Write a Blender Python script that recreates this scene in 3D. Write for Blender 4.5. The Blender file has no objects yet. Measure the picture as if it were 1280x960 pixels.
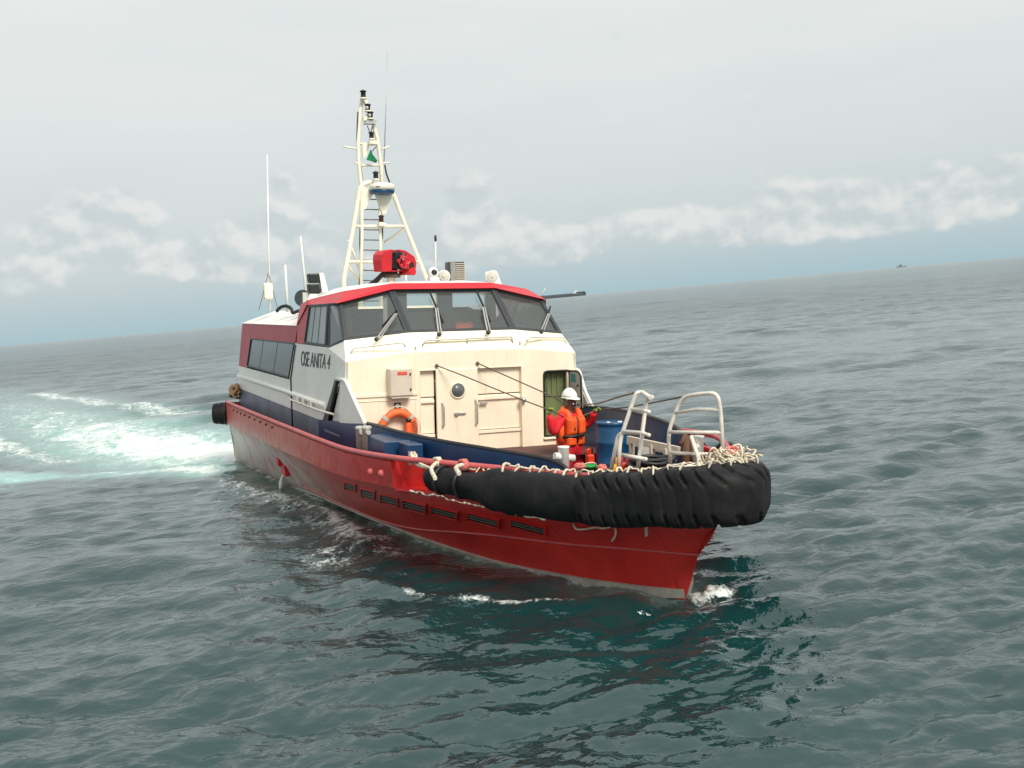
import bpy, bmesh, math, random
import numpy as np
from mathutils import Vector, Matrix, Euler

random.seed(7)
rng = np.random.default_rng(11)
S = bpy.context.scene
COL = S.collection

# ------------------------------------------------------------------ camera, world, sun, exposure
# boat frame: +x bow, +y port, +z up (z=0 about the waterline).  World: z=0 is the mean sea level, z up.
CB = np.array([15.67677, -6.05268, 3.33076])                       # camera in the boat's frame
CR = np.array([[0.40198112, 0.91544336, -0.01935532],
               [0.06023554, -0.04753086, -0.99705190],
               [-0.91366452, 0.39963016, -0.07424874]])            # right, down, forward
FPX = 1300.0
MW = np.array([[0.99973958, -0.00147566, 0.02277274],
               [0.0, 0.99790710, 0.06466397],
               [-0.02282050, -0.06464713, 0.99764722]])            # boat -> world (the boat heels to port)
OW = np.array([0, 0, 0.03383])
BOATM = Matrix([[*MW[i], -float(MW[i] @ OW)] for i in range(3)] + [[0, 0, 0, 1]])
cam_w = MW @ (CB - OW)
r_, d_, f_ = (MW @ CR[0]), (MW @ CR[1]), (MW @ CR[2])
cam = bpy.data.objects.new('camera', bpy.data.cameras.new('camera'))
COL.objects.link(cam)
cam.matrix_world = Matrix([[r_[i], -d_[i], -f_[i], cam_w[i]] for i in range(3)] + [[0, 0, 0, 1]])
cam.data.sensor_width = 36
cam.data.lens = 36 * FPX / 1280
cam.data.clip_start = 0.1
cam.data.clip_end = 90000
S.camera = cam
S.render.resolution_x, S.render.resolution_y = 1024, 768
S.cycles.use_denoising = True
S.cycles.denoising_prefilter = 'ACCURATE'
S.cycles.max_bounces = 8
S.cycles.sample_clamp_indirect = 4
S.cycles.sample_clamp_direct = 1.2
S.view_settings.view_transform = 'Standard'
S.view_settings.look = 'None'
S.view_settings.exposure = 0.0
S.view_settings.gamma = 1.0


def lin(r, g, b):
    def f(c):
        c /= 255
        return c / 12.92 if c <= .04045 else ((c + .055) / 1.055) ** 2.4
    return (f(r), f(g), f(b), 1)


class NT:
    """small helper round a node tree"""
    def __init__(s, tree):
        s.t = tree
        tree.nodes.clear()

    def n(s, kind, **kw):
        nd = s.t.nodes.new(kind)
        for k, v in kw.items():
            if k.startswith('i_'):
                key = k[2:]
                key = int(key) if key.isdigit() else key.replace('_', ' ')
                s.set(nd.inputs[key], v)
            else:
                setattr(nd, k, v)
        return nd

    def set(s, sock, v):
        if hasattr(v, 'is_output'):
            s.t.links.new(v, sock)
        else:
            sock.default_value = v

    def m(s, op, a, b=None, c=None, clamp=False):
        nd = s.t.nodes.new('ShaderNodeMath')
        nd.operation = op
        nd.use_clamp = clamp
        for i, v in enumerate((a, b, c)):
            if v is not None:
                s.set(nd.inputs[i], v)
        return nd.outputs[0]

    def ss(s, v, a, b):
        """smoothstep of v from a to b (a may exceed b)"""
        nd = s.t.nodes.new('ShaderNodeMapRange')
        nd.interpolation_type = 'SMOOTHSTEP'
        s.set(nd.inputs[0], v)
        if a <= b:
            vals = (a, b, 0, 1)
        else:
            vals = (b, a, 1, 0)
        for i, q in enumerate(vals):
            nd.inputs[i + 1].default_value = q
        return nd.outputs[0]

    def mix(s, f, a, b, kind='MIX'):
        nd = s.t.nodes.new('ShaderNodeMix')
        nd.data_type = 'RGBA'
        nd.blend_type = kind
        s.set(nd.inputs[0], f)
        s.set(nd.inputs[6], a)
        s.set(nd.inputs[7], b)
        return nd.outputs[2]

    def noise(s, vec, scale, detail=4, rough=.5, dist=0.0):
        nd = s.n('ShaderNodeTexNoise')
        nd.inputs['Scale'].default_value = scale
        nd.inputs['Detail'].default_value = detail
        nd.inputs['Roughness'].default_value = rough
        nd.inputs['Distortion'].default_value = dist
        if vec is not None:
            s.t.links.new(vec, nd.inputs['Vector'])
        return nd.outputs['Fac']

    def scalev(s, vec, sx, sy, sz, off=(0, 0, 0)):
        nd = s.n('ShaderNodeMapping')
        s.t.links.new(vec, nd.inputs[0])
        nd.inputs['Scale'].default_value = (sx, sy, sz)
        nd.inputs['Location'].default_value = off
        return nd.outputs[0]


SUN_DIR = Vector((0.85, 0.14, 0.80)).normalized()                  # towards the sun: ahead of the boat, a little to port, high
W = bpy.data.worlds.new('World')
S.world = W
W.use_nodes = True
w = NT(W.node_tree)
tc = w.n('ShaderNodeTexCoord')
sep = w.n('ShaderNodeSeparateXYZ', i_0=tc.outputs['Generated'])
el = sep.outputs[2]
az = w.m('ARCTAN2', sep.outputs[1], w.m('MULTIPLY', sep.outputs[0], -1))
sky = w.n('ShaderNodeTexSky')
sky.sky_type = 'NISHITA'
sky.sun_disc = False
sky.sun_elevation = math.asin(SUN_DIR.z)
sky.sun_rotation = math.atan2(SUN_DIR.x, SUN_DIR.y)
ramp = w.n('ShaderNodeValToRGB')
w.t.links.new(el, ramp.inputs[0])
cr = ramp.color_ramp
stops = [(0.0, lin(170, 198, 207)), (0.02, lin(182, 202, 209)), (0.05, lin(200, 211, 214)), (0.10, lin(214, 221, 221)),
         (0.20, lin(230, 234, 232)), (0.32, lin(236, 239, 237)), (0.50, (.88, .90, .89, 1)), (1.0, (.95, .96, .96, 1))]
cr.elements[0].position, cr.elements[0].color = stops[0]
cr.elements[1].position, cr.elements[1].color = stops[-1]
for p, c in stops[1:-1]:
    e = cr.elements.new(p)
    e.color = c
cv = w.n('ShaderNodeCombineXYZ', i_0=az, i_1=w.m('MULTIPLY', el, 1.25), i_2=0.0).outputs[0]
cv2 = w.n('ShaderNodeCombineXYZ', i_0=w.m('ADD', az, .004), i_1=w.m('ADD', w.m('MULTIPLY', el, 1.25), .012), i_2=0.0).outputs[0]
CUMULUS = [(0.0343, 0.1129, 0.0462, 0.02), (0.0738, 0.1067, 0.0346, 0.0169), (0.0054, 0.0882, 0.0385, 0.0215), (0.0537, 0.0783, 0.0462, 0.0192), (-0.0265, 0.0592, 0.0385, 0.0192), (0.2099, 0.1244, 0.0246, 0.02), (0.1802, 0.0843, 0.0369, 0.0246), (0.2157, 0.0744, 0.0308, 0.0231), (0.1628, 0.0562, 0.0538, 0.0154), (0.3761, 0.0976, 0.0323, 0.0231), (0.3963, 0.0674, 0.0462, 0.0215), (0.4177, 0.0504, 0.0462, 0.0154), (0.3562, 0.0481, 0.0385, 0.0154), (0.4788, 0.0487, 0.0462, 0.0185), (0.5518, 0.0621, 0.0308, 0.0154), (0.5929, 0.0626, 0.0292, 0.0154), (0.6139, 0.0471, 0.0385, 0.0123), (0.7087, 0.07, 0.0385, 0.02), (0.7491, 0.0533, 0.0538, 0.0185), (0.8086, 0.0466, 0.0615, 0.0169), (0.8476, 0.0605, 0.0538, 0.02), (0.6857, 0.0399, 0.0615, 0.0108), (0.2652, 0.0481, 0.0615, 0.0138), (0.103, 0.0606, 0.0462, 0.0138)]   # azimuth, elevation and half sizes of the low clouds
nz = w.noise(cv, 22, 7, .47, .1)
nz2 = w.noise(cv2, 22, 7, .47, .1)
nzb = w.noise(cv, 8, 4, .5)
env = None
for (a_, e_, ra_, re_) in CUMULUS:
    da = w.m('DIVIDE', w.m('SUBTRACT', az, a_), ra_)
    de = w.m('DIVIDE', w.m('SUBTRACT', el, e_), re_)
    g_ = w.m('POWER', 2.718, w.m('MULTIPLY', w.m('ADD', w.m('MULTIPLY', da, da), w.m('MULTIPLY', de, de)), -1.0))
    env = g_ if env is None else w.m('ADD', env, g_)
env = w.m('MINIMUM', env, 1.1)
band = w.m('MULTIPLY', w.ss(el, .010, .04), w.ss(el, .22, .08))
env = w.m('ADD', env, w.m('MULTIPLY', w.m('MULTIPLY', w.ss(nzb, .45, .7), band), .55))     # more of the same all round the horizon
dens = w.m('ADD', env, w.m('MULTIPLY', w.m('SUBTRACT', nz, .5), 2.2))
dens2 = w.m('ADD', env, w.m('MULTIPLY', w.m('SUBTRACT', nz2, .5), 2.2))
cov = w.m('MULTIPLY', w.ss(dens, .36, .95), w.ss(el, .008, .03))
lit = w.ss(w.m('SUBTRACT', dens, dens2), -.25, .30)
ccol = w.mix(lit, lin(201, 210, 213), lin(236, 236, 233))
base = w.mix(w.m('MULTIPLY', cov, .74), ramp.outputs[0], ccol)
veil = w.noise(w.n('ShaderNodeCombineXYZ', i_0=az, i_1=w.m('MULTIPLY', el, 5.0), i_2=3.0).outputs[0], 4, 4, .5)
base = w.mix(w.m('MULTIPLY', w.ss(veil, .35, .75), w.m('MULTIPLY', w.ss(el, .03, .12), .16)), base, lin(196, 206, 210))
over = w.mix(1.0, base, (10, 10, 10, 1), 'MULTIPLY')
skymix = w.mix(.95, sky.outputs[0], over)
bg = w.n('ShaderNodeBackground', i_0=skymix, i_1=0.1)
wo = w.n('ShaderNodeOutputWorld', i_0=bg.outputs[0])

sun = bpy.data.objects.new('sun', bpy.data.lights.new('sun', 'SUN'))
COL.objects.link(sun)
sun.data.energy = 3.7
sun.data.angle = math.radians(22)
sun.data.color = (1, .94, .84)
sun.rotation_euler = SUN_DIR.to_track_quat('Z', 'Y').to_euler()
sun.location = (0, 0, 60)


# ------------------------------------------------------------------ measuring helpers (boat frame)
def P(u, v, x=None, y=None, z=None, plane=None, off=0.0):
    """point of the boat frame on the sight line u,v that lies at the given depth plane"""
    d = CR.T @ np.array([(u - 640) / FPX, (v - 480) / FPX, 1.])
    if plane is not None:
        a, b, c = (np.array(q, float) for q in plane)
        n = np.cross(b - a, c - a)
        n /= np.linalg.norm(n)
        if n @ (CB - a) < 0:
            n = -n
        t = ((a + n * off - CB) @ n) / (d @ n)
    elif x is not None:
        t = (x - CB[0]) / d[0]
    elif y is not None:
        t = (y - CB[1]) / d[1]
    else:
        t = (z - CB[2]) / d[2]
    return Vector(CB + t * d)


# ------------------------------------------------------------------ mesh builder
class MB:
    def __init__(s):
        s.v, s.f, s.sm = [], [], []

    def add(s, verts, faces, smooth=False):
        o = len(s.v)
        s.v += [tuple(v) for v in verts]
        s.f += [tuple(i + o for i in f) for f in faces]
        s.sm += [smooth] * len(faces)
        return s

    def box(s, c, size, rot=None):
        hx, hy, hz = (q / 2 for q in size)
        vs = [Vector((x, y, z)) for x in (-hx, hx) for y in (-hy, hy) for z in (-hz, hz)]
        if rot is not None:
            R = rot if isinstance(rot, Matrix) else Euler(rot).to_matrix()
            vs = [R @ q for q in vs]
        c = Vector(c)
        return s.add([q + c for q in vs], [(0, 1, 3, 2), (4, 6, 7, 5), (0, 4, 5, 1), (2, 3, 7, 6), (0, 2, 6, 4), (1, 5, 7, 3)])

    def beam(s, a, b, wx, wy, up=(0, 0, 1)):
        a, b = Vector(a), Vector(b)
        d = (b - a)
        L = d.length
        d.normalize()
        sx = d.cross(Vector(up))
        if sx.length < 1e-4:
            sx = d.cross(Vector((1, 0, 0)))
        sx.normalize()
        sy = sx.cross(d)
        R = Matrix((sx, d, sy)).transposed()
        return s.box((a + b) / 2, (wx, L, wy), R)

    def prism(s, poly, th):
        """polygon extruded by the vector th"""
        n = len(poly)
        th = Vector(th)
        vs = [Vector(p) for p in poly] + [Vector(p) + th for p in poly]
        fs = [tuple(range(n)), tuple(range(2 * n - 1, n - 1, -1))]
        fs += [(i, i + n, (i + 1) % n + n, (i + 1) % n)[::-1] for i in range(n)]
        return s.add(vs, fs)

    def ringprism(s, outer, inner, th):
        n = len(outer)
        th = Vector(th)
        O = [Vector(p) for p in outer]
        I = [Vector(p) for p in inner]
        vs = O + I + [p + th for p in O] + [p + th for p in I]
        fs = []
        for i in range(n):
            j = (i + 1) % n
            fs += [(i, j, n + j, n + i), (2 * n + i, 3 * n + i, 3 * n + j, 2 * n + j), (i, 2 * n + i, 2 * n + j, j),
                   (n + i, n + j, 3 * n + j, 3 * n + i)]
        return s.add(vs, fs)

    def tube(s, pts, r, n=8, closed=False, caps=True, sq=1.0):
        pts = [Vector(p) for p in pts]
        m = len(pts)
        rs = r if isinstance(r, (list, tuple)) else [r] * m
        tang = []
        for i in range(m):
            a = pts[(i - 1) % m] if (closed or i > 0) else pts[0]
            b = pts[(i + 1) % m] if (closed or i < m - 1) else pts[-1]
            tang.append((b - a).normalized())
        u = tang[0].orthogonal().normalized()
        vs = []
        for i in range(m):
            t = tang[i]
            u = (u - t * u.dot(t))
            u = u.normalized() if u.length > 1e-6 else t.orthogonal().normalized()
            w_ = t.cross(u)
            for k in range(n):
                a = 2 * math.pi * k / n
                vs.append(pts[i] + (u * math.cos(a) + w_ * math.sin(a) * sq) * rs[i])
        fs = []
        for i in range(m if closed else m - 1):
            j = (i + 1) % m
            for k in range(n):
                fs.append((i * n + k, i * n + (k + 1) % n, j * n + (k + 1) % n, j * n + k))
        s.add(vs, fs, True)
        if caps and not closed:
            s.add(vs[:n], [tuple(range(n - 1, -1, -1))])
            s.add(vs[-n:], [tuple(range(n))])
        return s

    def lathe(s, prof, c, axis=(0, 0, 1), n=20, sm=True):
        """prof: (radius, height) pairs about the axis through c"""
        ax = Vector(axis).normalized()
        u = ax.orthogonal().normalized()
        w_ = ax.cross(u)
        c = Vector(c)
        vs = []
        for (r, h) in prof:
            for k in range(n):
                a = 2 * math.pi * k / n
                vs.append(c + ax * h + (u * math.cos(a) + w_ * math.sin(a)) * max(r, 1e-4))
        fs = []
        for i in range(len(prof) - 1):
            for k in range(n):
                fs.append((i * n + k, i * n + (k + 1) % n, (i + 1) * n + (k + 1) % n, (i + 1) * n + k))
        s.add(vs, fs, sm)
        s.add(vs[:n], [tuple(range(n - 1, -1, -1))])
        s.add(vs[-n:], [tuple(range(n))])
        return s

    def ball(s, c, r, n=12, m=8, sc=(1, 1, 1), rot=None):
        vs = []
        for i in range(m + 1):
            t = math.pi * i / m
            for k in range(n):
                a = 2 * math.pi * k / n
                q = Vector((math.sin(t) * math.cos(a) * sc[0], math.sin(t) * math.sin(a) * sc[1], math.cos(t) * sc[2])) * r
                if rot is not None:
                    q = rot @ q
                vs.append(q + Vector(c))
        fs = [(i * n + k, (i + 1) * n + k, (i + 1) * n + (k + 1) % n, i * n + (k + 1) % n) for i in range(m) for k in range(n)]
        return s.add(vs, fs, True)

    def loft(s, rows, smooth=True, closed=False):
        n = len(rows[0])
        vs = [p for r in rows for p in r]
        fs = []
        for i in range(len(rows) - 1):
            for k in range(n if closed else n - 1):
                j = (k + 1) % n
                fs.append((i * n + k, i * n + j, (i + 1) * n + j, (i + 1) * n + k))
        return s.add(vs, fs, smooth)


BASE = {}


def link(name, mb, mat, parent=None, base=(0, 0, 0), bevel=0, mods=None, recalc=True):
    me = bpy.data.meshes.new(name)
    if parent is not None:
        base = BASE[parent.name]
    b = Vector(base)
    me.from_pydata([tuple(Vector(v) - b) for v in mb.v], [], mb.f)
    me.polygons.foreach_set('use_smooth', mb.sm)
    if recalc:
        bm = bmesh.new()
        bm.from_mesh(me)
        bmesh.ops.remove_doubles(bm, verts=bm.verts, dist=1e-5)
        bmesh.ops.recalc_face_normals(bm, faces=bm.faces)
        bm.to_mesh(me)
        bm.free()
    me.update()
    o = bpy.data.objects.new(name, me)
    COL.objects.link(o)
    if mat:
        me.materials.append(mat)
    if parent is not None:
        o.parent = parent
    else:
        o.matrix_world = BOATM @ Matrix.Translation(b)
    BASE[o.name] = tuple(b)
    if bevel:
        m = o.modifiers.new('bevel', 'BEVEL')
        m.width = bevel
        m.segments = 2
        m.limit_method = 'ANGLE'
        m.angle_limit = math.radians(40)
    return o


def tag(o, label=None, cat=None, group=None, kind=None):
    if label: o['label'] = label
    if cat: o['category'] = cat
    if group: o['group'] = group
    if kind: o['kind'] = kind
    return o


def empty(name, base, label, cat, group=None, onboat=True):
    o = bpy.data.objects.new(name, None)
    COL.objects.link(o)
    o.empty_display_size = .2
    o.matrix_world = (BOATM if onboat else Matrix()) @ Matrix.Translation(Vector(base))
    BASE[o.name] = tuple(base)
    return tag(o, label, cat, group)


def crom(pts, n=8):
    """Catmull-Rom through pts"""
    pts = [Vector(p) for p in pts]
    out = []
    for i in range(len(pts) - 1):
        p0, p1, p2, p3 = pts[max(i - 1, 0)], pts[i], pts[i + 1], pts[min(i + 2, len(pts) - 1)]
        for k in range(n):
            t = k / n
            out.append(.5 * ((2 * p1) + (p2 - p0) * t + (2 * p0 - 5 * p1 + 4 * p2 - p3) * t * t + (3 * p1 - p0 - 3 * p2 + p3) * t ** 3))
    out.append(pts[-1])
    return out


def fillet(pts, r=.08, n=5):
    """polyline with its corners rounded"""
    pts = [Vector(p) for p in pts]
    out = [pts[0]]
    for i in range(1, len(pts) - 1):
        a, b, c = pts[i - 1], pts[i], pts[i + 1]
        ra = min(r, (a - b).length * .45, (c - b).length * .45)
        p, q = b + (a - b).normalized() * ra, b + (c - b).normalized() * ra
        for k in range(n + 1):
            t = k / n
            out.append(p * (1 - t) ** 2 + b * 2 * t * (1 - t) + q * t * t)
    out.append(pts[-1])
    return out


# ------------------------------------------------------------------ materials
def paint(name, col, rough=.42, var=.10, dirt=0.0, dirtcol=(.20, .13, .08, 1), streak=0.0, bump=.015, metallic=0.0, scale=1.0, spec=.5):
    m = bpy.data.materials.new(name)
    m.use_nodes = True
    t = NT(m.node_tree)
    oc = t.n('ShaderNodeTexCoord').outputs['Object']
    col = col if len(col) == 4 else (*col, 1)
    n1 = t.noise(oc, 1.7 * scale, 6, .6)
    n2 = t.noise(oc, 14 * scale, 4, .6)
    c = t.mix(t.ss(n1, .3, .7), tuple(q * (1 - var) for q in col[:3]) + (1,), tuple(min(q * (1 + var), 1) for q in col[:3]) + (1,))
    if dirt > 0:
        sv = t.scalev(oc, 9 * scale, 9 * scale, 1.1 * scale)
        st = t.noise(sv, 1.0, 5, .65)
        mask = t.m('MULTIPLY', t.ss(st, .52, .78), t.ss(n1, .35, .65))
        mask = t.m('ADD', mask, t.m('MULTIPLY', t.ss(n2, .62, .75), .35), clamp=True)
        c = t.mix(t.m('MULTIPLY', mask, dirt), c, dirtcol)
    b = t.n('ShaderNodeBsdfPrincipled')
    t.set(b.inputs['Base Color'], c)
    t.set(b.inputs['Roughness'], t.m('ADD', t.m('MULTIPLY', n2, .25), rough - .12, clamp=True))
    b.inputs['Metallic'].default_value = metallic
    b.inputs['Specular IOR Level'].default_value = spec
    if bump:
        bp = t.n('ShaderNodeBump', i_Strength=.5, i_Distance=bump, i_Height=n1)
        t.set(b.inputs['Normal'], bp.outputs[0])
    t.n('ShaderNodeOutputMaterial', i_0=b.outputs[0])
    return m


M = {}
M['white'] = paint('white_paint', (.78, .77, .72), .4, .05, .30, (.42, .34, .24, 1))
M['cream'] = paint('cream_paint', (.86, .75, .58), .42, .05, .45, (.45, .30, .16, 1))
M['cream_up'] = paint('cream_paint_lit', (.88, .81, .62), .4, .04, .22, (.5, .36, .2, 1))  # cream with the light on the upward-facing coaming put into the colour
M['mast'] = paint('mast_paint', (.80, .76, .62), .45, .06, .45, (.35, .22, .12, 1), scale=3)
M['navy'] = paint('navy_paint', (.010, .042, .112), .36, .2, .25, (.06, .09, .14, 1))
M['navy_fade'] = paint('faded_navy_paint', (.13, .16, .21), .5, .2, .5, (.22, .24, .26, 1))
M['red'] = paint('red_paint', (.52, .015, .025), .36, .08, .12, (.2, .02, .02, 1))
M['red_side'] = paint('red_band_paint', (.44, .025, .04), .42, .1, .2, (.3, .1, .09, 1))
M['rail'] = paint('rail_paint', (.50, .09, .09), .45, .15, .5, (.45, .25, .22, 1), scale=2)
M['frame'] = paint('window_frame_rubber', (.035, .042, .045), .5, .1, .1)
M['black'] = paint('black_plastic', (.012, .012, .013), .45, .2)
M['rubber'] = paint('black_rubber', (.0105, .0105, .0115), .60, .35, .6, (.040, .033, .027, 1), bump=.02, scale=2.5, spec=.2)
M['metal'] = paint('galvanised_pipe', (.70, .66, .58), .45, .12, .5, (.28, .17, .10, 1), scale=4)
M['steel'] = paint('stainless_steel', (.50, .49, .46), .35, .1, .2, (.25, .2, .15, 1), metallic=.6, scale=4)
M['greybox'] = paint('grey_cabinet_paint', (.60, .52, .42), .45, .05, .3, (.3, .2, .12, 1), scale=2)
M['deck'] = paint('deck_paint', (.09, .03, .028), .7, .2, .5, (.16, .10, .07, 1))
M['grey'] = paint('grey_interior', (.50, .50, .47), .6, .08)
M['seat'] = paint('grey_seat_vinyl', (.12, .12, .125), .6, .1)
M['green'] = paint('green_interior_paint', (.13, .16, .065), .5, .25, .6, (.05, .06, .03, 1), scale=1.6)
M['orange'] = paint('orange_fabric', (.86, .10, .012), .6, .08, .25, (.4, .06, .02, 1), scale=4, bump=.03)
M['ringor'] = paint('lifebuoy_orange', (.72, .14, .035), .6, .12, .8, (.30, .14, .07, 1), scale=5)
M['cover'] = paint('red_coverall_cloth', (.74, .016, .03), .75, .18, .2, (.25, .01, .012, 1), scale=5, bump=.04)
M['skin'] = paint('dark_skin', (.105, .050, .030), .5, .1)
M['helmet'] = paint('white_helmet', (.82, .80, .74), .35, .03, .15)
M['lime'] = paint('lime_glove', (.26, .34, .06), .7, .2, scale=8)
M['blue'] = paint('blue_drum_plastic', (.006, .060, .148), .38, .12, .3, (.06, .10, .14, 1), scale=2)
M['redcan'] = paint('orange_red_plastic', (.72, .045, .012), .4, .08, .2, scale=5)
M['yellow'] = paint('yellow_plastic', (.75, .38, .02), .4, .1, .2, scale=5)
M['greenp'] = paint('green_plastic', (.02, .28, .05), .4, .1, .2, scale=5)
M['rope'] = paint('pale_rope', (.62, .55, .42), .85, .25, .6, (.30, .2, .12, 1), scale=9, bump=.02)
M['pinkrope'] = paint('pink_rope', (.60, .16, .14), .85, .25, .4, scale=9)
M['brownrope'] = paint('brown_rope', (.25, .15, .08), .9, .25, .4, scale=9)
M['wire'] = paint('steel_wire', (.10, .085, .06), .5, .1)
M['rust'] = paint('rusty_iron', (.14, .065, .035), .8, .35, .5, (.05, .03, .02, 1), scale=6)
M['flag'] = paint('green_flag_cloth', (.0, .17, .05), .8, .1, scale=6)
M['pglass'] = paint('pale_glass', (.30, .32, .31), .22, .12, bump=0)  # even pale colour for the side panes
M['post'] = paint('grey_post_paint', (.42, .40, .36), .45, .12, .4, (.25, .17, .1, 1), scale=4)
M['lamp'] = paint('lamp_glass', (.55, .52, .45), .12, .05)
M['redlamp'] = paint('dark_red_lamp', (.05, .008, .01), .3, .1)
M['teal'] = paint('teal_sign', (.05, .25, .25), .5, .1)
M['boot'] = paint('spray_rail_paint', (.36, .33, .28), .55, .2, .7, (.14, .12, .07, 1), scale=2)
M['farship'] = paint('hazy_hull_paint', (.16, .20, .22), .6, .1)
M['ship'] = paint('distant_hull_paint', (.06, .075, .08), .6, .1)
M['shipw'] = paint('distant_white_paint', (.7, .7, .66), .6, .1)
M['lettering'] = paint('black_lettering', (.03, .03, .032), .5, .1)
M['white_print'] = paint('white_print', (.8, .78, .7), .5, .02)


def hull_material():
    m = bpy.data.materials.new('weathered_red_hull')
    m.use_nodes = True
    t = NT(m.node_tree)
    oc = t.n('ShaderNodeTexCoord').outputs['Object']
    sp = t.n('ShaderNodeSeparateXYZ', i_0=oc)
    x, y, z = sp.outputs
    n1 = t.noise(oc, 1.3, 7, .62)
    n2 = t.noise(oc, 9, 5, .65)
    st = t.noise(t.scalev(oc, 5.5, 5.5, .55), 1.0, 6, .68)          # vertical runs
    st2 = t.noise(t.scalev(oc, 16, 16, 1.2), 1.0, 5, .65)
    lon = t.noise(t.scalev(oc, .5, .5, 6), 1.0, 4, .6)              # scuffs along the side
    c = t.mix(t.ss(n1, .3, .7), (.47, .015, .013, 1), (.58, .026, .018, 1))
    dz = t.m('SUBTRACT', z, t.m('MULTIPLY_ADD', x, .03, .92))        # height above the lower edge of the strake
    aft = t.ss(x, 3.0, -3.0)
    aft2 = t.ss(x, 0.5, -5.5)
    # sun-faded topsides aft
    c = t.mix(t.m('MULTIPLY', aft, t.m('MULTIPLY_ADD', n1, .6, .35)), c, (.53, .11, .065, 1))
    # salt and scraped primer low on the quarter
    low = t.ss(dz, .30, -.35)
    pale = t.m('MULTIPLY', t.m('MULTIPLY', aft2, low), t.m('ADD', t.m('MULTIPLY', t.ss(st, .28, .62), .75), t.m('MULTIPLY', t.ss(n1, .4, .65), .3), clamp=True))
    c = t.mix(t.m('MULTIPLY', pale, 1.7, clamp=True), c, t.mix(n2, (.46, .37, .32, 1), (.68, .62, .56, 1)))
    # vertical pale scratches and dark runs
    c = t.mix(t.m('MULTIPLY', t.m('MULTIPLY', t.ss(st2, .60, .74), t.ss(x, 3.5, -2.0)), .8), c, (.55, .36, .30, 1))
    c = t.mix(t.m('MULTIPLY', t.m('MULTIPLY', t.ss(st2, .42, .30), aft), .55), c, (.10, .022, .02, 1))
    # algae and dirt close to the water
    wl = t.m('ADD', z, t.m('MULTIPLY_ADD', x, -.025, .20))
    c = t.mix(t.m('MULTIPLY', t.m('MULTIPLY', t.ss(wl, .34, .05), t.ss(x, 4, -2)), t.m('MULTIPLY_ADD', st, .8, .25)), c, (.10, .095, .055, 1))
    # chipped grey patches near the bow
    ch = t.m('MULTIPLY', t.ss(t.noise(oc, 3.1, 3, .5), .70, .73), t.ss(x, 5.5, 6.3))
    c = t.mix(t.m('MULTIPLY', ch, .8), c, (.22, .17, .13, 1))
    c = t.mix(t.m('MULTIPLY', t.ss(lon, .66, .78), .30), c, (.40, .20, .17, 1))
    seam = t.m('ABSOLUTE', t.m('SUBTRACT', t.m('FRACT', t.m('MULTIPLY', x, .87)), .5))
    seam = t.ss(seam, .022, .006)
    dent = t.noise(t.scalev(oc, 1, 1, 1.4), 2.6, 2, .5)
    rust = t.m('MULTIPLY', t.ss(t.noise(t.scalev(oc, 7, 7, .8, (3, 1, 0)), 1.0, 6, .7), .60, .74), t.ss(n1, .38, .6))
    c = t.mix(t.m('MULTIPLY', rust, .5), c, (.16, .05, .02, 1))
    b = t.n('ShaderNodeBsdfPrincipled')
    t.set(b.inputs['Base Color'], c)
    t.set(b.inputs['Roughness'], t.m('MULTIPLY_ADD', n2, .30, .30))
    bp = t.n('ShaderNodeBump', i_Strength=.7, i_Distance=.04, i_Height=t.m('ADD', t.m('ADD', t.m('MULTIPLY', dent, .8), t.m('MULTIPLY', n1, .5)), t.m('ADD', t.m('MULTIPLY', n2, .15), t.m('MULTIPLY', seam, -.25))))
    t.set(b.inputs['Normal'], bp.outputs[0])
    t.n('ShaderNodeOutputMaterial', i_0=b.outputs[0])
    return m


def glass_material():
    m = bpy.data.materials.new('tinted_window_glass')
    m.use_nodes = True
    t = NT(m.node_tree)
    tr = t.n('ShaderNodeBsdfTransparent', i_0=(.86, .88, .87, 1))
    gl = t.n('ShaderNodeBsdfGlossy', i_0=(.9, .95, .95, 1), i_Roughness=.03)
    lw = t.n('ShaderNodeLayerWeight', i_0=.5).outputs['Facing']
    fr = t.m('MULTIPLY_ADD', t.m('POWER', lw, 5.0), .9, .05)
    df = t.n('ShaderNodeBsdfDiffuse', i_0=(.42, .44, .43, 1))
    mx0 = t.n('ShaderNodeMixShader', i_0=.07, i_1=tr.outputs[0], i_2=df.outputs[0])      # salt film
    mx = t.n('ShaderNodeMixShader', i_0=fr, i_1=mx0.outputs[0], i_2=gl.outputs[0])
    t.n('ShaderNodeOutputMaterial', i_0=mx.outputs[0])
    return m


def dark_glass_material():
    m = bpy.data.materials.new('dusty_dark_glass')
    m.use_nodes = True
    t = NT(m.node_tree)
    oc = t.n('ShaderNodeTexCoord').outputs['Object']
    n = t.noise(oc, 2.0, 5, .6)
    b = t.n('ShaderNodeBsdfPrincipled', i_Roughness=.16)
    t.set(b.inputs['Base Color'], t.mix(n, (.085, .095, .105, 1), (.14, .15, .155, 1)))
    b.inputs['Specular IOR Level'].default_value = .7
    t.n('ShaderNodeOutputMaterial', i_0=b.outputs[0])
    return m


M['hull'] = hull_material()
M['glass'] = glass_material()
M['dglass'] = dark_glass_material()

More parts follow.
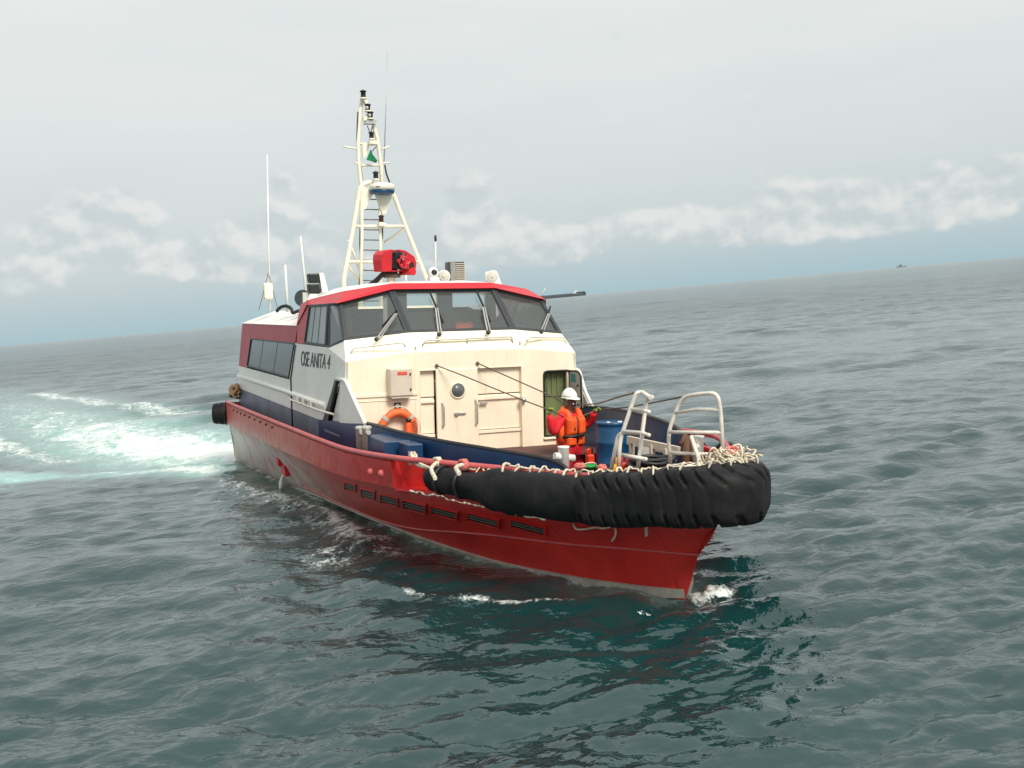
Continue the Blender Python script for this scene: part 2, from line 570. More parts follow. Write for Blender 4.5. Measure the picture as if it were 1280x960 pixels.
# ------------------------------------------------------------------ hull lines (x, y, z), starboard with y > 0 here
LW = [(-10.3, 2.10, -.36), (-6.5, 1.88, -.25), (-3, 1.66, -.14), (0, 1.44, -.06), (1.75, 1.34, -.01), (3.3, 1.13, .03), (4.2, .95, .06), (5.2, .69, .11), (5.9, .35, .14), (6.37, 0, .16)]
LC = [(-10.3, 2.16, -.20), (-6.5, 2.02, -.08), (-3, 1.84, .02), (0, 1.60, .06), (1.75, 1.54, .22), (3.3, 1.42, .45), (4.2, 1.24, .56), (5.2, .83, .62), (5.9, .46, .67), (6.62, 0, .70)]
LK = [(-10.3, 2.26, .62), (-6.5, 2.34, .74), (-3, 2.36, .83), (0, 2.36, .92), (1.75, 2.33, 1.0), (3.3, 2.20, 1.10), (4.2, 1.90, 1.15), (5.2, 1.35, 1.15), (5.9, .92, 1.12), (6.97, 0, 1.08)]
LR = [(-10.3, 2.28, 1.13), (-6.5, 2.40, 1.24), (-3, 2.40, 1.29), (0, 2.40, 1.34), (1.75, 2.39, 1.39), (3.3, 2.26, 1.47), (4.2, 1.95, 1.50), (5.2, 1.38, 1.50), (5.9, .94, 1.50), (6.5, .54, 1.52), (6.85, .25, 1.55), (7.0, 0, 1.56)]


def resample(L, n=60):
    sp = [Vector(p) for p in crom(L, 10)]
    d = [0]
    for a, b in zip(sp, sp[1:]):
        d.append(d[-1] + (b - a).length)
    ts = np.linspace(0, d[-1], n)
    A = np.array([tuple(p) for p in sp])
    return [Vector((np.interp(t, d, A[:, 0]), np.interp(t, d, A[:, 1]), np.interp(t, d, A[:, 2]))) for t in ts]


def line_at(L, x):
    A = np.array(L)
    return float(np.interp(x, A[:, 0], A[:, 1])), float(np.interp(x, A[:, 0], A[:, 2]))


def mir(p, sd):
    return Vector((p[0], sd * p[1], p[2]))


NS = 70
RW, RC, RK, RR = (resample(L, NS) for L in (LW, LC, LK, LR))
RB = [Vector((p.x - .15, p.y * .85, p.z - .45)) for p in RW]
RKEEL = [Vector((p.x - .15, 0, -.95 + .3 * i / NS)) for i, p in enumerate(RW)]
boat = empty('crew_boat', (0, 0, 0), 'red, white and navy crew boat turning with a black rubber bow fender', 'boat')

hb = MB()
for sd in (-1, 1):
    rows = [[mir(p, sd) for p in L] for L in (RKEEL, RB, RW, RC)]
    hb.loft(rows)
    rows = [[mir(p, sd) for p in L] for L in (RC, RK)]
    # slightly hollow flare between the chine and the strake
    mid = [mir(Vector((a.lerp(b, .5).x, a.lerp(b, .5).y - .03, a.lerp(b, .5).z)), sd) for a, b in zip(RC, RK)]
    hb.loft([rows[0], mid, rows[1]])
    def inset(p):
        k = .24 * min(1, max(0, (7.0 - p.x) / 2.0)) if p.x > 3.27 else 0
        return Vector((p.x, max(p.y - k, 0), p.z))
    hb.loft([[mir(p, sd) for p in RK], [mir(inset(p), sd) for p in RK], [mir(inset(p), sd) for p in RR]], smooth=False)
# transom
tr = [mir(L[0], -1) for L in (RR, RK, RC, RW, RB)] + [mir(L[0], 1) for L in (RB, RW, RC, RK, RR)]
hb.add(tr, [tuple(range(10))])
hull = link('hull', hb, M['hull'], boat)

# upper side strake (box) from the stern to the recess where the fender begins
for sd in (-1, 1):
    st = MB()
    xs = np.linspace(-10.28, 3.3, 40)
    rows = []
    for x in xs:
        yk, zk = line_at(LK, x)
        yr, zr = line_at(LR, x)
        rows.append([Vector((x, sd * (yk + .002), zk - .02)), Vector((x, sd * (yk + .075), zk + .0)), Vector((x, sd * (yr + .06), zr - .03)), Vector((x, sd * (yr - .02), zr - .01))])
    st.loft(rows, smooth=False)
    yk, zk = line_at(LK, 3.3)
    yr, zr = line_at(LR, 3.3)
    st.add([Vector((3.3, sd * (yk - .28), zk - .02)), Vector((3.3, sd * (yk + .075), zk)), Vector((3.3, sd * (yr + .06), zr - .03)), Vector((3.3, sd * (yr - .30), zr - .01))], [(0, 1, 2, 3)])
    st.add(rows[0], [(3, 2, 1, 0)])
    link('side_strake', st, M['hull'], boat)
    # shelf under the fender
    sh = MB()
    rows = []
    for x in np.linspace(3.31, 6.6, 20):
        yk, zk = line_at(LK, x)
        rows.append([Vector((x, sd * (yk - .02), zk + .003)), Vector((x, sd * (yk + .07), zk + .003)), Vector((x, sd * (yk + .07), zk - .03)), Vector((x, sd * (yk - .02), zk - .06))])
    sh.loft(rows, smooth=False, closed=True)
    link('fender_shelf', sh, M['red'], boat)
# rail along the sheer, all round the bow
rp = [mir(p, -1) for p in RR] + [mir(p, 1) for p in RR[::-1][1:]]
rp = [p + Vector((0, .03 * (1 if p.y > 0 else -1) if abs(p.y) > .2 else 0, .015)) for p in rp]
link('sheer_rail', MB().tube(rp, .038, 8), M['rail'], boat)
# pale chine bead and grey spray rail
for sd in (-1, 1):
    ch = [mir(p, sd) + Vector((0, sd * .006, 0)) for p in RC[26:]]
    link('chine_bead', MB().tube(ch, .013, 6), M['rail'], boat)
    rows = []
    prs = list(zip(RW, RC))
    for i_ in range(22, len(prs)):
        p, q = prs[i_]
        tg = (prs[min(i_ + 1, len(prs) - 1)][0] - prs[i_ - 1][0]).normalized()
        up_d = q - p
        up_d = (up_d - tg * up_d.dot(tg)).normalized()
        if up_d.z < 0: up_d = -up_d
        n = tg.cross(up_d).normalized()
        if n.y < 0: n = -n
        h_ = .11 * min(1, (i_ - 21) / 8)
        a, b = p + up_d * .015, p + up_d * (.015 + h_)
        k_ = .03 if i_ < len(prs) - 1 else .002
        rows.append([mir(a, sd), mir(a + n * k_, sd), mir(b + n * k_, sd), mir(b, sd)])
    link('spray_rail', MB().loft(rows, smooth=False), M['boot'], boat)

# freeing ports: framed recesses with a grille, below the strake
SLOTS = [(439, 607, 13, 10), (461, 616, 16, 12), (487.5, 623.5, 21, 12), (518.7, 631.5, 27, 12), (556, 639, 31, 11), (604.5, 648, 38, 11), (661, 657, 42, 11)]


def hull_y(x, z):
    yc, zc = line_at(LC, x)
    yk, zk = line_at(LK, x)
    t = min(max((z - zc) / (zk - zc), -.3), 1.0)
    return yc + (yk - yc) * t - .03 * max(0, 1 - abs(2 * t - 1)) * 1.0


def hull_hit(u, v):
    d = CR.T @ np.array([(u - 640) / FPX, (v - 480) / FPX, 1.])
    lo = None
    for t in np.linspace(6, 30, 1200):
        p = CB + d * t
        if p[1] > -hull_y(p[0], p[2]) and p[0] < 7:
            return Vector(p)
    return Vector(CB + d * 15)


for sd in (-1, 1):
    for (u, v, wd, ht) in SLOTS:
        dv = .13 * wd
        quad = [hull_hit(u - wd / 2, v - dv - ht * .44), hull_hit(u + wd / 2, v + dv - ht * .44), hull_hit(u + wd / 2, v + dv + ht * .44), hull_hit(u - wd / 2, v - dv + ht * .44)]
        quad = [Vector((p.x, sd * -p.y, p.z)) for p in quad]
        cen = sum(quad, Vector()) / 4
        n = (quad[1] - quad[0]).cross(quad[3] - quad[0]).normalized()
        if n.y * sd < 0: n = -n
        pr = MB().ringprism([cen + (p - cen) * 1.10 + n * .040 for p in quad], [cen + (p - cen) * .97 + n * .040 for p in quad], -n * .06)
        fo = link('freeing_port', pr, M['hull'], boat)
        gr = MB().prism([cen + (p - cen) * .99 + n * .024 for p in quad], -n * .03)
        link('dark_opening', gr, M['black'], fo)
        sl = MB()
        for k in (.3, .6):
            a = quad[0].lerp(quad[3], k) + n * .030
            b = quad[1].lerp(quad[2], k) + n * .030
            sl.beam(a, b, .012, .012)
        link('grille_bar', sl, M['wire'], fo)

# small red brackets and outlets on the quarter
for (u, v, s_) in ((351, 577, .12), (358.5, 587, .17)):
    p = hull_hit(u, v)
    link('outlet_hood', MB().box((p.x, p.y - .03, p.z), (s_ * 2.2, .10, s_ * 1.25), (.15, 0, 0)), M['red'], boat, bevel=.01)
p = hull_hit(357.5, 600)
link('discharge_water', MB().tube([p + Vector((0, -.05, .12)), p + Vector((.02, -.10, 0)), p + Vector((.03, -.12, -.28))], [.02, .035, .06], 8), M['white_print'], boat)
for (u, v) in ((463, 590), (476, 592)):
    p = P(u, v, y=-2.42)
    link('mooring_stud', MB().lathe([(.05, 0), (.05, .03), (.03, .05), (.0, .06)], p + Vector((0, .02, 0)), (0, -1, 0), 10), M['rail'], boat)
for k in range(9):
    x = -8.6 + k * .62
    yr, zr = line_at(LR, x)
    link('rail_bolt', MB().lathe([(.022, 0), (.022, .02), (0, .03)], (x, -(yr + .058), zr - .09), (0, -1, 0), 8), M['black'], boat)

# decks
dk = MB()
rows = []
for x in np.linspace(-10.25, 1.6, 24):
    y, z = line_at(LR, x)
    rows.append([Vector((x, -y + .03, z - .34)), Vector((x, y - .03, z - .34))])
dk.loft(rows, smooth=False)
link('side_deck', dk, M['deck'], boat)
def hull_half(x, z):
    yk, zk = line_at(LK, x)
    if z >= zk:
        return yk
    yc, zc = line_at(LC, x)
    return yc + (yk - yc) * (z - zc) / (zk - zc) - .06


rows = []
for x in np.linspace(-.05, 2.0, 8):
    y = hull_half(x, .26) - .04
    rows.append([Vector((x, -y, .26)), Vector((x, y, .26))])
dk = MB().loft(rows, smooth=False)
link('well_deck', dk, M['deck'], boat)
rows = []
for x in np.linspace(2.0, 6.6, 24):
    z = .72 + max(0, x - 4) * .22
    y = max(hull_half(x, z) - .28, .02)
    rows.append([Vector((x, -y, z)), Vector((x, y, z))])
dk = MB().loft(rows, smooth=False)
dk.add([(2, -1.5, .26), (2, 1.5, .26), (2, 1.7, .72), (2, -1.7, .72)], [(0, 1, 2, 3)])
link('fore_deck', dk, M['deck'], boat)

# navy bulwark inboard of the rail, port and starboard
BUL = [(-1.9, 2.0, 1.47), (-.4, 2.0, 1.56), (1.05, 1.99, 1.665), (2.4, 1.92, 1.67), (3.5, 1.69, 1.65), (4.3, 1.37, 1.62), (4.9, 1.08, 1.585), (5.15, .98, 1.56), (5.32, .90, 1.48), (5.40, .86, 1.30)]
for sd in (-1, 1):
    top = crom(BUL, 6)
    rows = []
    for p in top:
        yr, zr = line_at(LR, p.x)
        zb = min(.80, p.z - .1)
        o = Vector((p.x, sd * p.y, p.z))
        rows.append([Vector((o.x, o.y, zb)), o, o - Vector((0, sd * .06, 0)), Vector((o.x, o.y - sd * .06, zb))])
    link('bulwark', MB().loft(rows, smooth=False), M['navy'], boat)
    cap = [Vector((p.x, sd * (p.y - .03), p.z + .012)) for p in top[6:]]
    link('bulwark_cap', MB().tube(cap, .03, 6, sq=1.0), M['black'], boat)

# lockers on the outside of the starboard bulwark
for (x0, x1, z1, y0) in ((1.9, 2.75, 1.615, 2.22), (2.85, 3.22, 1.62, 2.06)):
    link('locker', MB().box(((x0 + x1) / 2, -(y0 + 1.85) / 2, (1.05 + z1) / 2), (x1 - x0, y0 - 1.85, z1 - 1.05)), M['navy'], boat, bevel=.012)
# twin mooring post
bl = link('mooring_post', MB().box((1.72, -2.22, 1.2), (.42, .2, .05)), M['steel'], boat)
for (u, dx) in ((450.5, 0), (458.5, 0)):
    c = P(u, 545, y=-2.22)
    post = MB().lathe([(.062, -.42), (.062, .09), (.07, .095), (.07, .13), (.05, .14)], (c.x, c.y, c.z), n=14)
    post.tube([(c.x - .1, c.y, c.z + .06), (c.x + .1, c.y, c.z + .06)], .035, 8)
    link('post', post, M['post'], bl)

# ------------------------------------------------------------------ cabin
def poly_inset(poly, w):
    """inset a planar 3-D polygon by w"""
    pts = [Vector(p) for p in poly]
    n = Vector()
    for i in range(len(pts)):
        n += (pts[i] - pts[0]).cross(pts[(i + 1) % len(pts)] - pts[0])
    n.normalize()
    out = []
    m = len(pts)
    for i in range(m):
        a, b, c = pts[i - 1], pts[i], pts[(i + 1) % m]
        e1, e2 = (b - a).normalized(), (c - b).normalized()
        n1, n2 = n.cross(e1), n.cross(e2)
        k = n1 + n2
        k = k / max(1 + n1.dot(n2), .25)
        out.append(b + k * w)
    return out, n


def window(poly, name='window', glass='glass', fw=.06, th=.05, divs=(), parent=None, outward=None):
    parent = parent or boat
    inner, n = poly_inset(poly, fw)
    if outward is not None and n.dot(Vector(outward)) < 0:
        n = -n
    fr = link(name, MB().ringprism([Vector(p) + n * .015 for p in poly], [p + n * .015 for p in inner], -n * th), M['frame'], parent, bevel=.006)
    cs = [0] + list(divs) + [1]
    if len(inner) == 4 and divs:
        a, b, c, d = inner                    # a-b top edge, d-c bottom edge
        for k in range(len(cs) - 1):
            g = .006
            q = [a.lerp(b, cs[k] + g), a.lerp(b, cs[k + 1] - g), d.lerp(c, cs[k + 1] - g), d.lerp(c, cs[k] + g)]
            link('pane', MB().prism([p - n * .008 for p in q], -n * .008), M[glass], fr)
        for k in cs[1:-1]:
            link('mullion', MB().beam(a.lerp(b, k) - n * .010, d.lerp(c, k) - n * .010, .014, .014), M['frame' if glass == 'pglass' else 'dglass'], fr)
    else:
        link('pane', MB().prism([p - n * .012 for p in inner], -n * .008), M[glass], fr)
    return fr


ROOFZ = 3.06
A_, B_, C_, D_, E_ = (-1.0, .915, 3.66), (-.95, 1.82, 3.45), (-.13, .91, 2.95), (-.35, 1.905, 2.85), (0, 1.985, 2.53)
KM = (0.0, .95, 2.635)
for sd in (-1, 1):
    my = lambda p: Vector((p[0], sd * abs(p[1]), p[2]))
    inn = Vector((0, -sd * .05, 0))
    Y2 = 2.0
    q = lambda x, z: Vector((x, sd * Y2, z))
    # white side shell: long panel under the band, then the wheelhouse side
    low = [q(-10.29, 1.462), q(-1.62, 1.462), q(-.62, 2.235), q(0, 2.25), my(E_), my(D_), q(-.98, 2.72), q(-3.42, 2.73), q(-4.10, 2.02), q(-10.17, 2.02)]
    link('cabin_side', MB().prism(low, inn), M['white'], boat, bevel=.008)
    link('cabin_skirt', MB().prism([q(-10.38, .80), q(-2.1, .80), q(-1.62, 1.458), q(-10.29, 1.458)], inn * 1.0), M['navy_fade'], boat)
    # red band with the raked window set into it, built as four strips round the opening
    wTL, wTR, wBR, wBL = q(-8.29, 2.73), q(-3.60, 2.74), q(-4.24, 2.045), q(-8.99, 2.06)
    bA, bF = q(-9.4, ROOFZ), q(-3.29, ROOFZ)
    b0 = q(-10.165, 2.025)
    band = MB()
    band.prism([b0, wBL + Vector((0, 0, -.035)), wTL, q(-8.24, 2.73) , bA], inn)
    band.prism([bA, q(-8.24, 2.73), q(-3.57, 2.74), bF], inn)
    link('red_band', band, M['red_side'], boat)
    link('white_mullion', MB().prism([q(-3.57, 2.737), q(-3.43, 2.735), q(-4.10, 2.025), q(-4.215, 2.025)], inn * 1.1), M['white'], boat)
    window([wTL, wTR, wBR, wBL], 'saloon_window', 'dglass', .03, .04, (.32, .66), outward=(0, sd, 0))
    # red raked quarter panel between the band and the wheelhouse windows
    link('red_quarter', MB().prism([bF + Vector((0, sd * .004, 0)), q(-2.42, 3.50), q(-2.33, 3.43), q(-2.86, 2.735), q(-3.43, 2.735)], inn * 1.1), M['red'], boat)
    # rub rail
    link('rub_rail', MB().tube([q(-10.33, 1.77), q(-4.05, 1.77), q(-1.35, 1.755)], .045, 8), M['white'], boat)
    link('pipe_rail', MB().tube(fillet([q(-4.4, 1.70), q(-3.9, 1.66) + Vector((0, sd * .05, 0)), q(-1.5, 1.66) + Vector((0, sd * .07, 0)), q(-.72, 1.66) + Vector((0, sd * .02, 0))], .1), .02, 6), M['metal'], boat)
    for x in (-3.3, -2.8, -2.2):
        link('rail_clip', MB().box(q(x, 1.71) + Vector((0, sd * .04, 0)), (.05, .07, .10)), M['metal'], boat)
    link('drain_pipe', MB().tube([q(-3.5, 2.7) + Vector((0, sd * .006, 0)), q(-4.02, 2.06) + Vector((0, sd * .01, 0)), q(-4.03, .9) + Vector((0, sd * .01, 0))], .014, 6), M['black'], boat)
    # black strip as the gap's shade, and gusset plate between cabin side and bulwark
    link('gap_shade_strip', MB().prism([q(-.66, 2.235), q(-.53, 2.235), q(-1.70, 1.02), q(-1.86, 1.02)], inn * .9), M['black'], boat)
    rec = [Vector((-.53, sd * 1.93, 2.20)), Vector((-.30, sd * 1.93, 2.20)), Vector((-.42, sd * 1.93, 1.50)), Vector((-1.20, sd * 1.93, 1.50))]
    link('step_recess', MB().prism(rec, inn * .6), M['white'], boat)
    rec = [Vector((-1.2, sd * 1.93, 1.497)), Vector((-.42, sd * 1.93, 1.497)), Vector((-.42, sd * 1.93, .85)), Vector((-1.72, sd * 1.93, .85))]
    link('step_recess', MB().prism(rec, inn * .6), M['navy_fade'], boat)
    for z in (1.12, 1.33):
        link('step_ledge', MB().box((-.95, sd * 1.97, z), (1.0, .08, .03)), M['navy_fade'], boat)
    gus = [q(-.32, 2.235), q(.02, 2.235), q(1.05, 1.675), q(.2, 1.60), q(-.42, 1.55)] if sd < 0 else [q(-.32, 2.235), q(.06, 2.235), q(.28, 1.9), q(.55, 1.64), q(-.42, 1.55)]
    link('gusset_plate', MB().prism(gus, inn * .8), M['white'], boat)
    link('gusset_edge', MB().tube(fillet([q(-.52, 2.24), q(.02, 2.25), q(1.08, 1.67)] if sd < 0 else [q(-.1, 2.25), q(.10, 2.24), q(.30, 1.9), q(.58, 1.64)], .12), .03, 8), M['white'], boat)

# roof of the saloon: a bevelled tray
rf = MB()
ring = [(-9.42, 2.02, ROOFZ), (-3.3, 2.02, ROOFZ)]
up_ = [(-8.7, 1.35, 3.34), (-3.3, 1.35, 3.34)]
rf.loft([[Vector((x, -y, z)) for x, y, z in ring], [Vector((x, -y, z)) for x, y, z in up_], [Vector(p) for p in up_], [Vector(p) for p in ring]], smooth=False)
rf.add([Vector((-9.42, -2.02, ROOFZ)), Vector((-8.7, -1.35, 3.34)), Vector((-8.7, 1.35, 3.34)), Vector((-9.42, 2.02, ROOFZ))], [(0, 1, 2, 3)])
link('saloon_roof', rf, M['white'], boat)
link('aft_bulkhead', MB().prism([(-10.36, -1.99, .8), (-10.36, 1.99, .8), (-9.45, 1.99, 3.05), (-9.45, -1.99, 3.05)], (.05, 0, 0)), M['white'], boat)

# front wall with the recessed sliding-door bay and the passage opening
def xz(y, z, x=0.0):
    return Vector((x, y, z))


fw = MB()
T = (-.05, 0, 0)
RL, RRt, RT = -.80, .985, 2.35           # recess
OL, OR, OB, OT = 1.385, 1.82, 1.15, 2.24  # opening
fw.prism([xz(-1.985, 1.0), xz(-1.5, .28), xz(RL, .28), xz(RL, RT), xz(RL, 2.634), xz(-.95, 2.634), xz(-1.985, 2.53)], T)
fw.prism([xz(RL, RT), xz(RRt, RT), xz(RRt, 2.634), xz(RL, 2.634)], T)
fw.prism([xz(RRt, .28), xz(OL, .28), xz(OL, 2.59), xz(.99, 2.634), xz(RRt, 2.634)], T)
fw.prism([xz(OL, OT), xz(1.985, OT), xz(1.985, 2.53), xz(OL, 2.59)], T)
fw.prism([xz(OR, OB), xz(1.985, OB), xz(1.985, OT), xz(OR, OT)], T)
fw.prism([xz(OL, .28), xz(1.5, .28), xz(1.985, 1.0), xz(1.985, OB), xz(OL, OB)], T)
front = link('front_wall', fw, M['cream'], boat)
# ledges and stiffeners pressed into the wall
for (a, b, z, h, pr) in ((-1.93, -.84, 1.985, .05, .022), (-1.93, -.84, 1.90, .012, .012)):
    link('wall_ledge', MB().box((pr / 2, (a + b) / 2, z), (pr, b - a, h)), M['cream'], boat, bevel=.006)
link('wall_seam', MB().box((.004, -.87, 1.5), (.012, .012, 2.2)), M['cream'], boat)
# back of the bay: planks left and right of the door
for (a, b) in ((RL + .003, -.53), (.2, RRt - .003)):
    for k, (z0, z1) in enumerate(((.3, .72), (.73, 1.31), (1.32, 1.90), (1.91, 2.345))):
        link('bay_panel', MB().box((-.105 + (.014 if k % 2 else 0), (a + b) / 2, (z0 + z1) / 2), (.04, b - a, z1 - z0 - .006)), M['cream'], boat, bevel=.008)
for (a, b) in ((RL + .003, -.54), (.2, RRt - .003)):
    for z in (1.29, 1.84):
        link('bay_rib', MB().box((-.07, (a + b) / 2, z), (.05, b - a, .05)), M['cream'], boat, bevel=.006)
for (y0) in (RL + .006, RRt - .006):
    link('bay_jamb', MB().box((-.055, y0, 1.31), (.13, .012, 2.06)), M['cream'], boat)
link('bay_lintel', MB().box((-.055, .09, RT - .003), (.13, 1.78, .012)), M['cream'], boat)
door = link('cabin_door', MB().box((-.005, -.165, 1.32), (.05, .715, 2.06)), M['cream'], boat, bevel=.012)
pc = Vector((.02, -.16, 2.0))
link('porthole_rim', MB().lathe([(.135, 0), (.135, .016), (.115, .022), (.112, .006)], pc, (1, 0, 0), 28), M['cream'], door)
link('porthole_glass', MB().lathe([(.112, 0.0), (.112, .014), (0, .016)], pc, (1, 0, 0), 28), M['dglass'], door)
for (u, v0, v1) in ((552.5, 504, 534), (594, 500, 531)):
    a, b = P(u, v0, x=.02), P(u + .6, v1, x=.02)
    link('door_handle', MB().tube(fillet([a, a + Vector((.06, .01, -.03)), b + Vector((.06, .01, .03)), b], .05), .014, 8), M['steel'], door)
lp = P(575, 517, x=.03)
link('door_latch', MB().box(lp, (.03, .20, .035)).box(lp + Vector((.015, -.06, 0)), (.04, .06, .05)), M['steel'], door, bevel=.006)
kp = P(605, 503.5, x=-.03)
link('bay_latch', MB().box(kp, (.04, .13, .03)), M['steel'], boat, bevel=.005)
ep = P(653, 500, x=.01)
link('deck_lamp', MB().lathe([(.05, 0), (.05, .05), (.03, .08), (0, .085)], ep, (1, 0, 0), 14), M['steel'], boat)
# passage behind the opening: green painted
gp = MB()
gp.prism([xz(OL, OB, -.13), xz(OR, OB, -.13), xz(OR, OT, -.13), xz(OL, OT, -.13)], (-.03, 0, 0))
pas = link('passage', gp, M['green'], boat)
link('passage_jamb', MB().box((-.092, OL - .016, 1.7), (.08, .03, 1.12)), M['green'], pas)
link('passage_jamb', MB().box((-.092, OR + .016, 1.7), (.08, .03, 1.12)), M['green'], pas)
link('passage_floor', MB().box((-.092, 1.60, OB - .016), (.08, .50, .03)), M['green'], pas)
link('passage_head', MB().box((-.092, 1.60, OT + .016), (.08, .50, .03)), M['green'], pas)
link('passage_stiffener', MB().box((-.122, 1.50, 2.02), (.02, .03, .36)).box((-.122, 1.60, 1.82), (.02, .40, .025)).box((-.122, 1.60, 2.02), (.02, .03, .36)).box((-.122, 1.70, 2.02), (.02, .03, .36)), M['green'], pas)
of = MB().tube(fillet([xz(OL, OB, .008), xz(OL, OT, .008), xz(OR + .05, OT, .008), xz(OR + .05, OB, .008), xz(OL, OB, .008)], .07), .017, 6)
link('opening_seal', of, M['black'], pas)
# inner face of the port gusset: grey leaf with a notice
YL = 1.86
lf = link('passage_leaf', MB().prism([P(709, 463.5, y=YL), P(722, 464.5, y=YL), P(725.5, 470, y=YL), P(726.5, 510, y=YL), P(709, 512, y=YL)], (0, .04, 0)), M['post'], boat, bevel=.008)
link('notice', MB().prism([P(713.5, 467, y=YL), P(719, 467.5, y=YL), P(720, 478, y=YL), P(714, 477, y=YL)], (0, -.003, 0)), M['teal'], lf)
link('leaf_seal', MB().tube(fillet([P(709, 463.2, y=YL), P(722.5, 464, y=YL), P(726, 470, y=YL), P(727, 510, y=YL)], .05), .016, 6), M['black'], lf)
link('leaf_knob', MB().ball(P(722, 482, y=YL - .01), .022, 8, 6), M['black'], lf)
link('low_panel_lip', MB().box((.02, 1.62, OB - .035), (.05, .52, .04)), M['cream_up'], boat, bevel=.01)

# grey switch cabinet on the wall
ca = link('switch_cabinet', MB().box((.09, -1.155, 2.185), (.18, .37, .43)), M['greybox'], boat, bevel=.012)
link('cabinet_door', MB().box((.186, -1.155, 2.185), (.012, .345, .41)), M['greybox'], ca, bevel=.004)
link('red_notice', MB().box((.194, -1.14, 2.325), (.003, .155, .052)), M['redcan'], ca)
link('notice_line', MB().box((.197, -1.14, 2.335), (.002, .13, .009)).box((.197, -1.14, 2.316), (.002, .13, .009)), M['pinkrope'], ca)
for z in (2.31, 2.07):
    link('cabinet_lock', MB().box((.196, -1.012, z), (.02, .022, .035)), M['black'], ca)
link('cabinet_foot', MB().box((.1, -1.155, 1.955), (.14, .30, .03)), M['greybox'], ca)
# little square sign above the lifebuoy
sg = link('square_sign', MB().box((.008, -1.175, 1.805), (.012, .105, .10)), M['black'], boat)
link('sign_ring', MB().lathe([(.036, 0), (.036, .003), (.016, .003), (.016, 0)], (.0145, -1.175, 1.805), (1, 0, 0), 16), M['white_print'], sg)

# sloped panel between the wall and the windscreen: three facets
Dm, Dp = Vector((D_[0], -D_[1], D_[2])), Vector(D_)
Cm, Cp = Vector((C_[0], -C_[1], C_[2])), Vector(C_)
Em, Ep = Vector((E_[0], -E_[1], E_[2])), Vector(E_)
Km, Kp = Vector((KM[0], -KM[1], KM[2])), Vector(KM)
Am, Ap = Vector((A_[0], -A_[1], A_[2])), Vector(A_)
Bm, Bp = Vector((B_[0], -B_[1], B_[2])), Vector(B_)
for s3 in ([Dm, Cm, Km, Em], [Cm, Cp, Kp, Km], [Cp, Dp, Ep, Kp]):
    link('coaming_panel', MB().prism(s3, (-.05, 0, -.02)), M['cream_up'], boat)
PL_C, PL_S, PL_P = (Cm, Cp, Km), (Dm, Cm, Em), (Cp, Dp, Ep)
for pl, pts, mids in ((PL_C, [(527.8, 432.5), (531, 425.5), (640, 420.5), (640.5, 428)], [(584, 422.8, 584, 429)]),
                      (PL_S, [(438.7, 441), (441.5, 435.5), (503.5, 428), (507, 433.5)], []),
                      (PL_P, [(658, 427), (662, 421.5), (705.5, 422), (707.5, 429)], [])):
    pp = [P(*pts[0], plane=pl, off=0), P(*pts[1], plane=pl, off=.06), P(*pts[2], plane=pl, off=.06), P(*pts[3], plane=pl, off=0)]
    mb = MB().tube(fillet(pp, .12), .016, 8)
    for (a, b, c, d) in mids:
        mb.tube([P(a, b, plane=pl, off=.06), P(c, d, plane=pl, off=0)], .014, 6)
    link('grab_rail', mb, M['metal'], boat)
for (u, v) in ((519.5, 434), (650, 428)):
    link('padeye', MB().ball(P(u, v, plane=PL_C, off=.02), .03, 8, 6, (1, .5, 1.4)), M['metal'], boat)

# wheelhouse windows
window([Am, Ap, Cp, Cm], 'windscreen', 'glass', .055, .06, outward=(1, 0, .5))
window([Bm, Am, Cm, Dm], 'windscreen', 'glass', .06, .06, outward=(1, -.4, .4))
window([Ap, Bp, Dp, Cp], 'windscreen', 'glass', .06, .06, outward=(1, .4, .4))
for sd in (-1, 1):
    sTL, sBL = Vector((-2.33, sd * 1.985, 3.43)), Vector((-2.86, sd * 1.985, 2.735))
    sBR = Vector((-.98, sd * 1.985, 2.725))
    Bq, Dq = Vector((B_[0], sd * B_[1], B_[2])), Vector((D_[0], sd * D_[1], D_[2]))
    # aft, sliding part and the triangular fore part
    m1 = Vector((-1.10, sd * 1.955, 3.44))
    m2 = Vector((-1.25, sd * 1.985, 2.725))
    window([sTL, m1, m2, sBL], 'side_window', 'pglass', .045, .05, (.30, .62), outward=(0, sd, 0))
    window([m1, Bq, Dq, sBR, m2], 'quarter_light', 'dglass', .03, .05, outward=(0, sd, 0))

# wipers
def windsc_plane(which):
    return {'C': (Am, Ap, Cp), 'S': (Bm, Am, Cm), 'P': (Ap, Bp, Dp)}[which]


for (which, base, elbow, b0, b1) in (('C', (548.5, 418.5), (544.5, 385), (537.7, 366), (554, 403)),
                                     ('C', (609.8, 416), (603.5, 384), (596, 364.5), (613, 402)),
                                     ('P', (675.5, 416), (685.5, 392), (683, 402), (688, 383)),
                                     ('S', (470, 424.5), (494, 392), (478, 408), (496, 388))):
    pl = windsc_plane(which)
    a, e = P(*base, plane=pl, off=.03), P(*elbow, plane=pl, off=.08)
    wp = link('wiper', MB().lathe([(.035, 0), (.035, .04), (.02, .06)], a, (1, 0, .3), 10), M['black'], boat)
    sidev = Vector((0, .05, 0))
    link('wiper_arm', MB().beam(a, e, .022, .016).beam(a + sidev, e + sidev * .7, .018, .014), M['steel'], wp)
    link('wiper_blade', MB().beam(P(*b0, plane=pl, off=.05), P(*b1, plane=pl, off=.03), .022, .03), M['black'], wp)

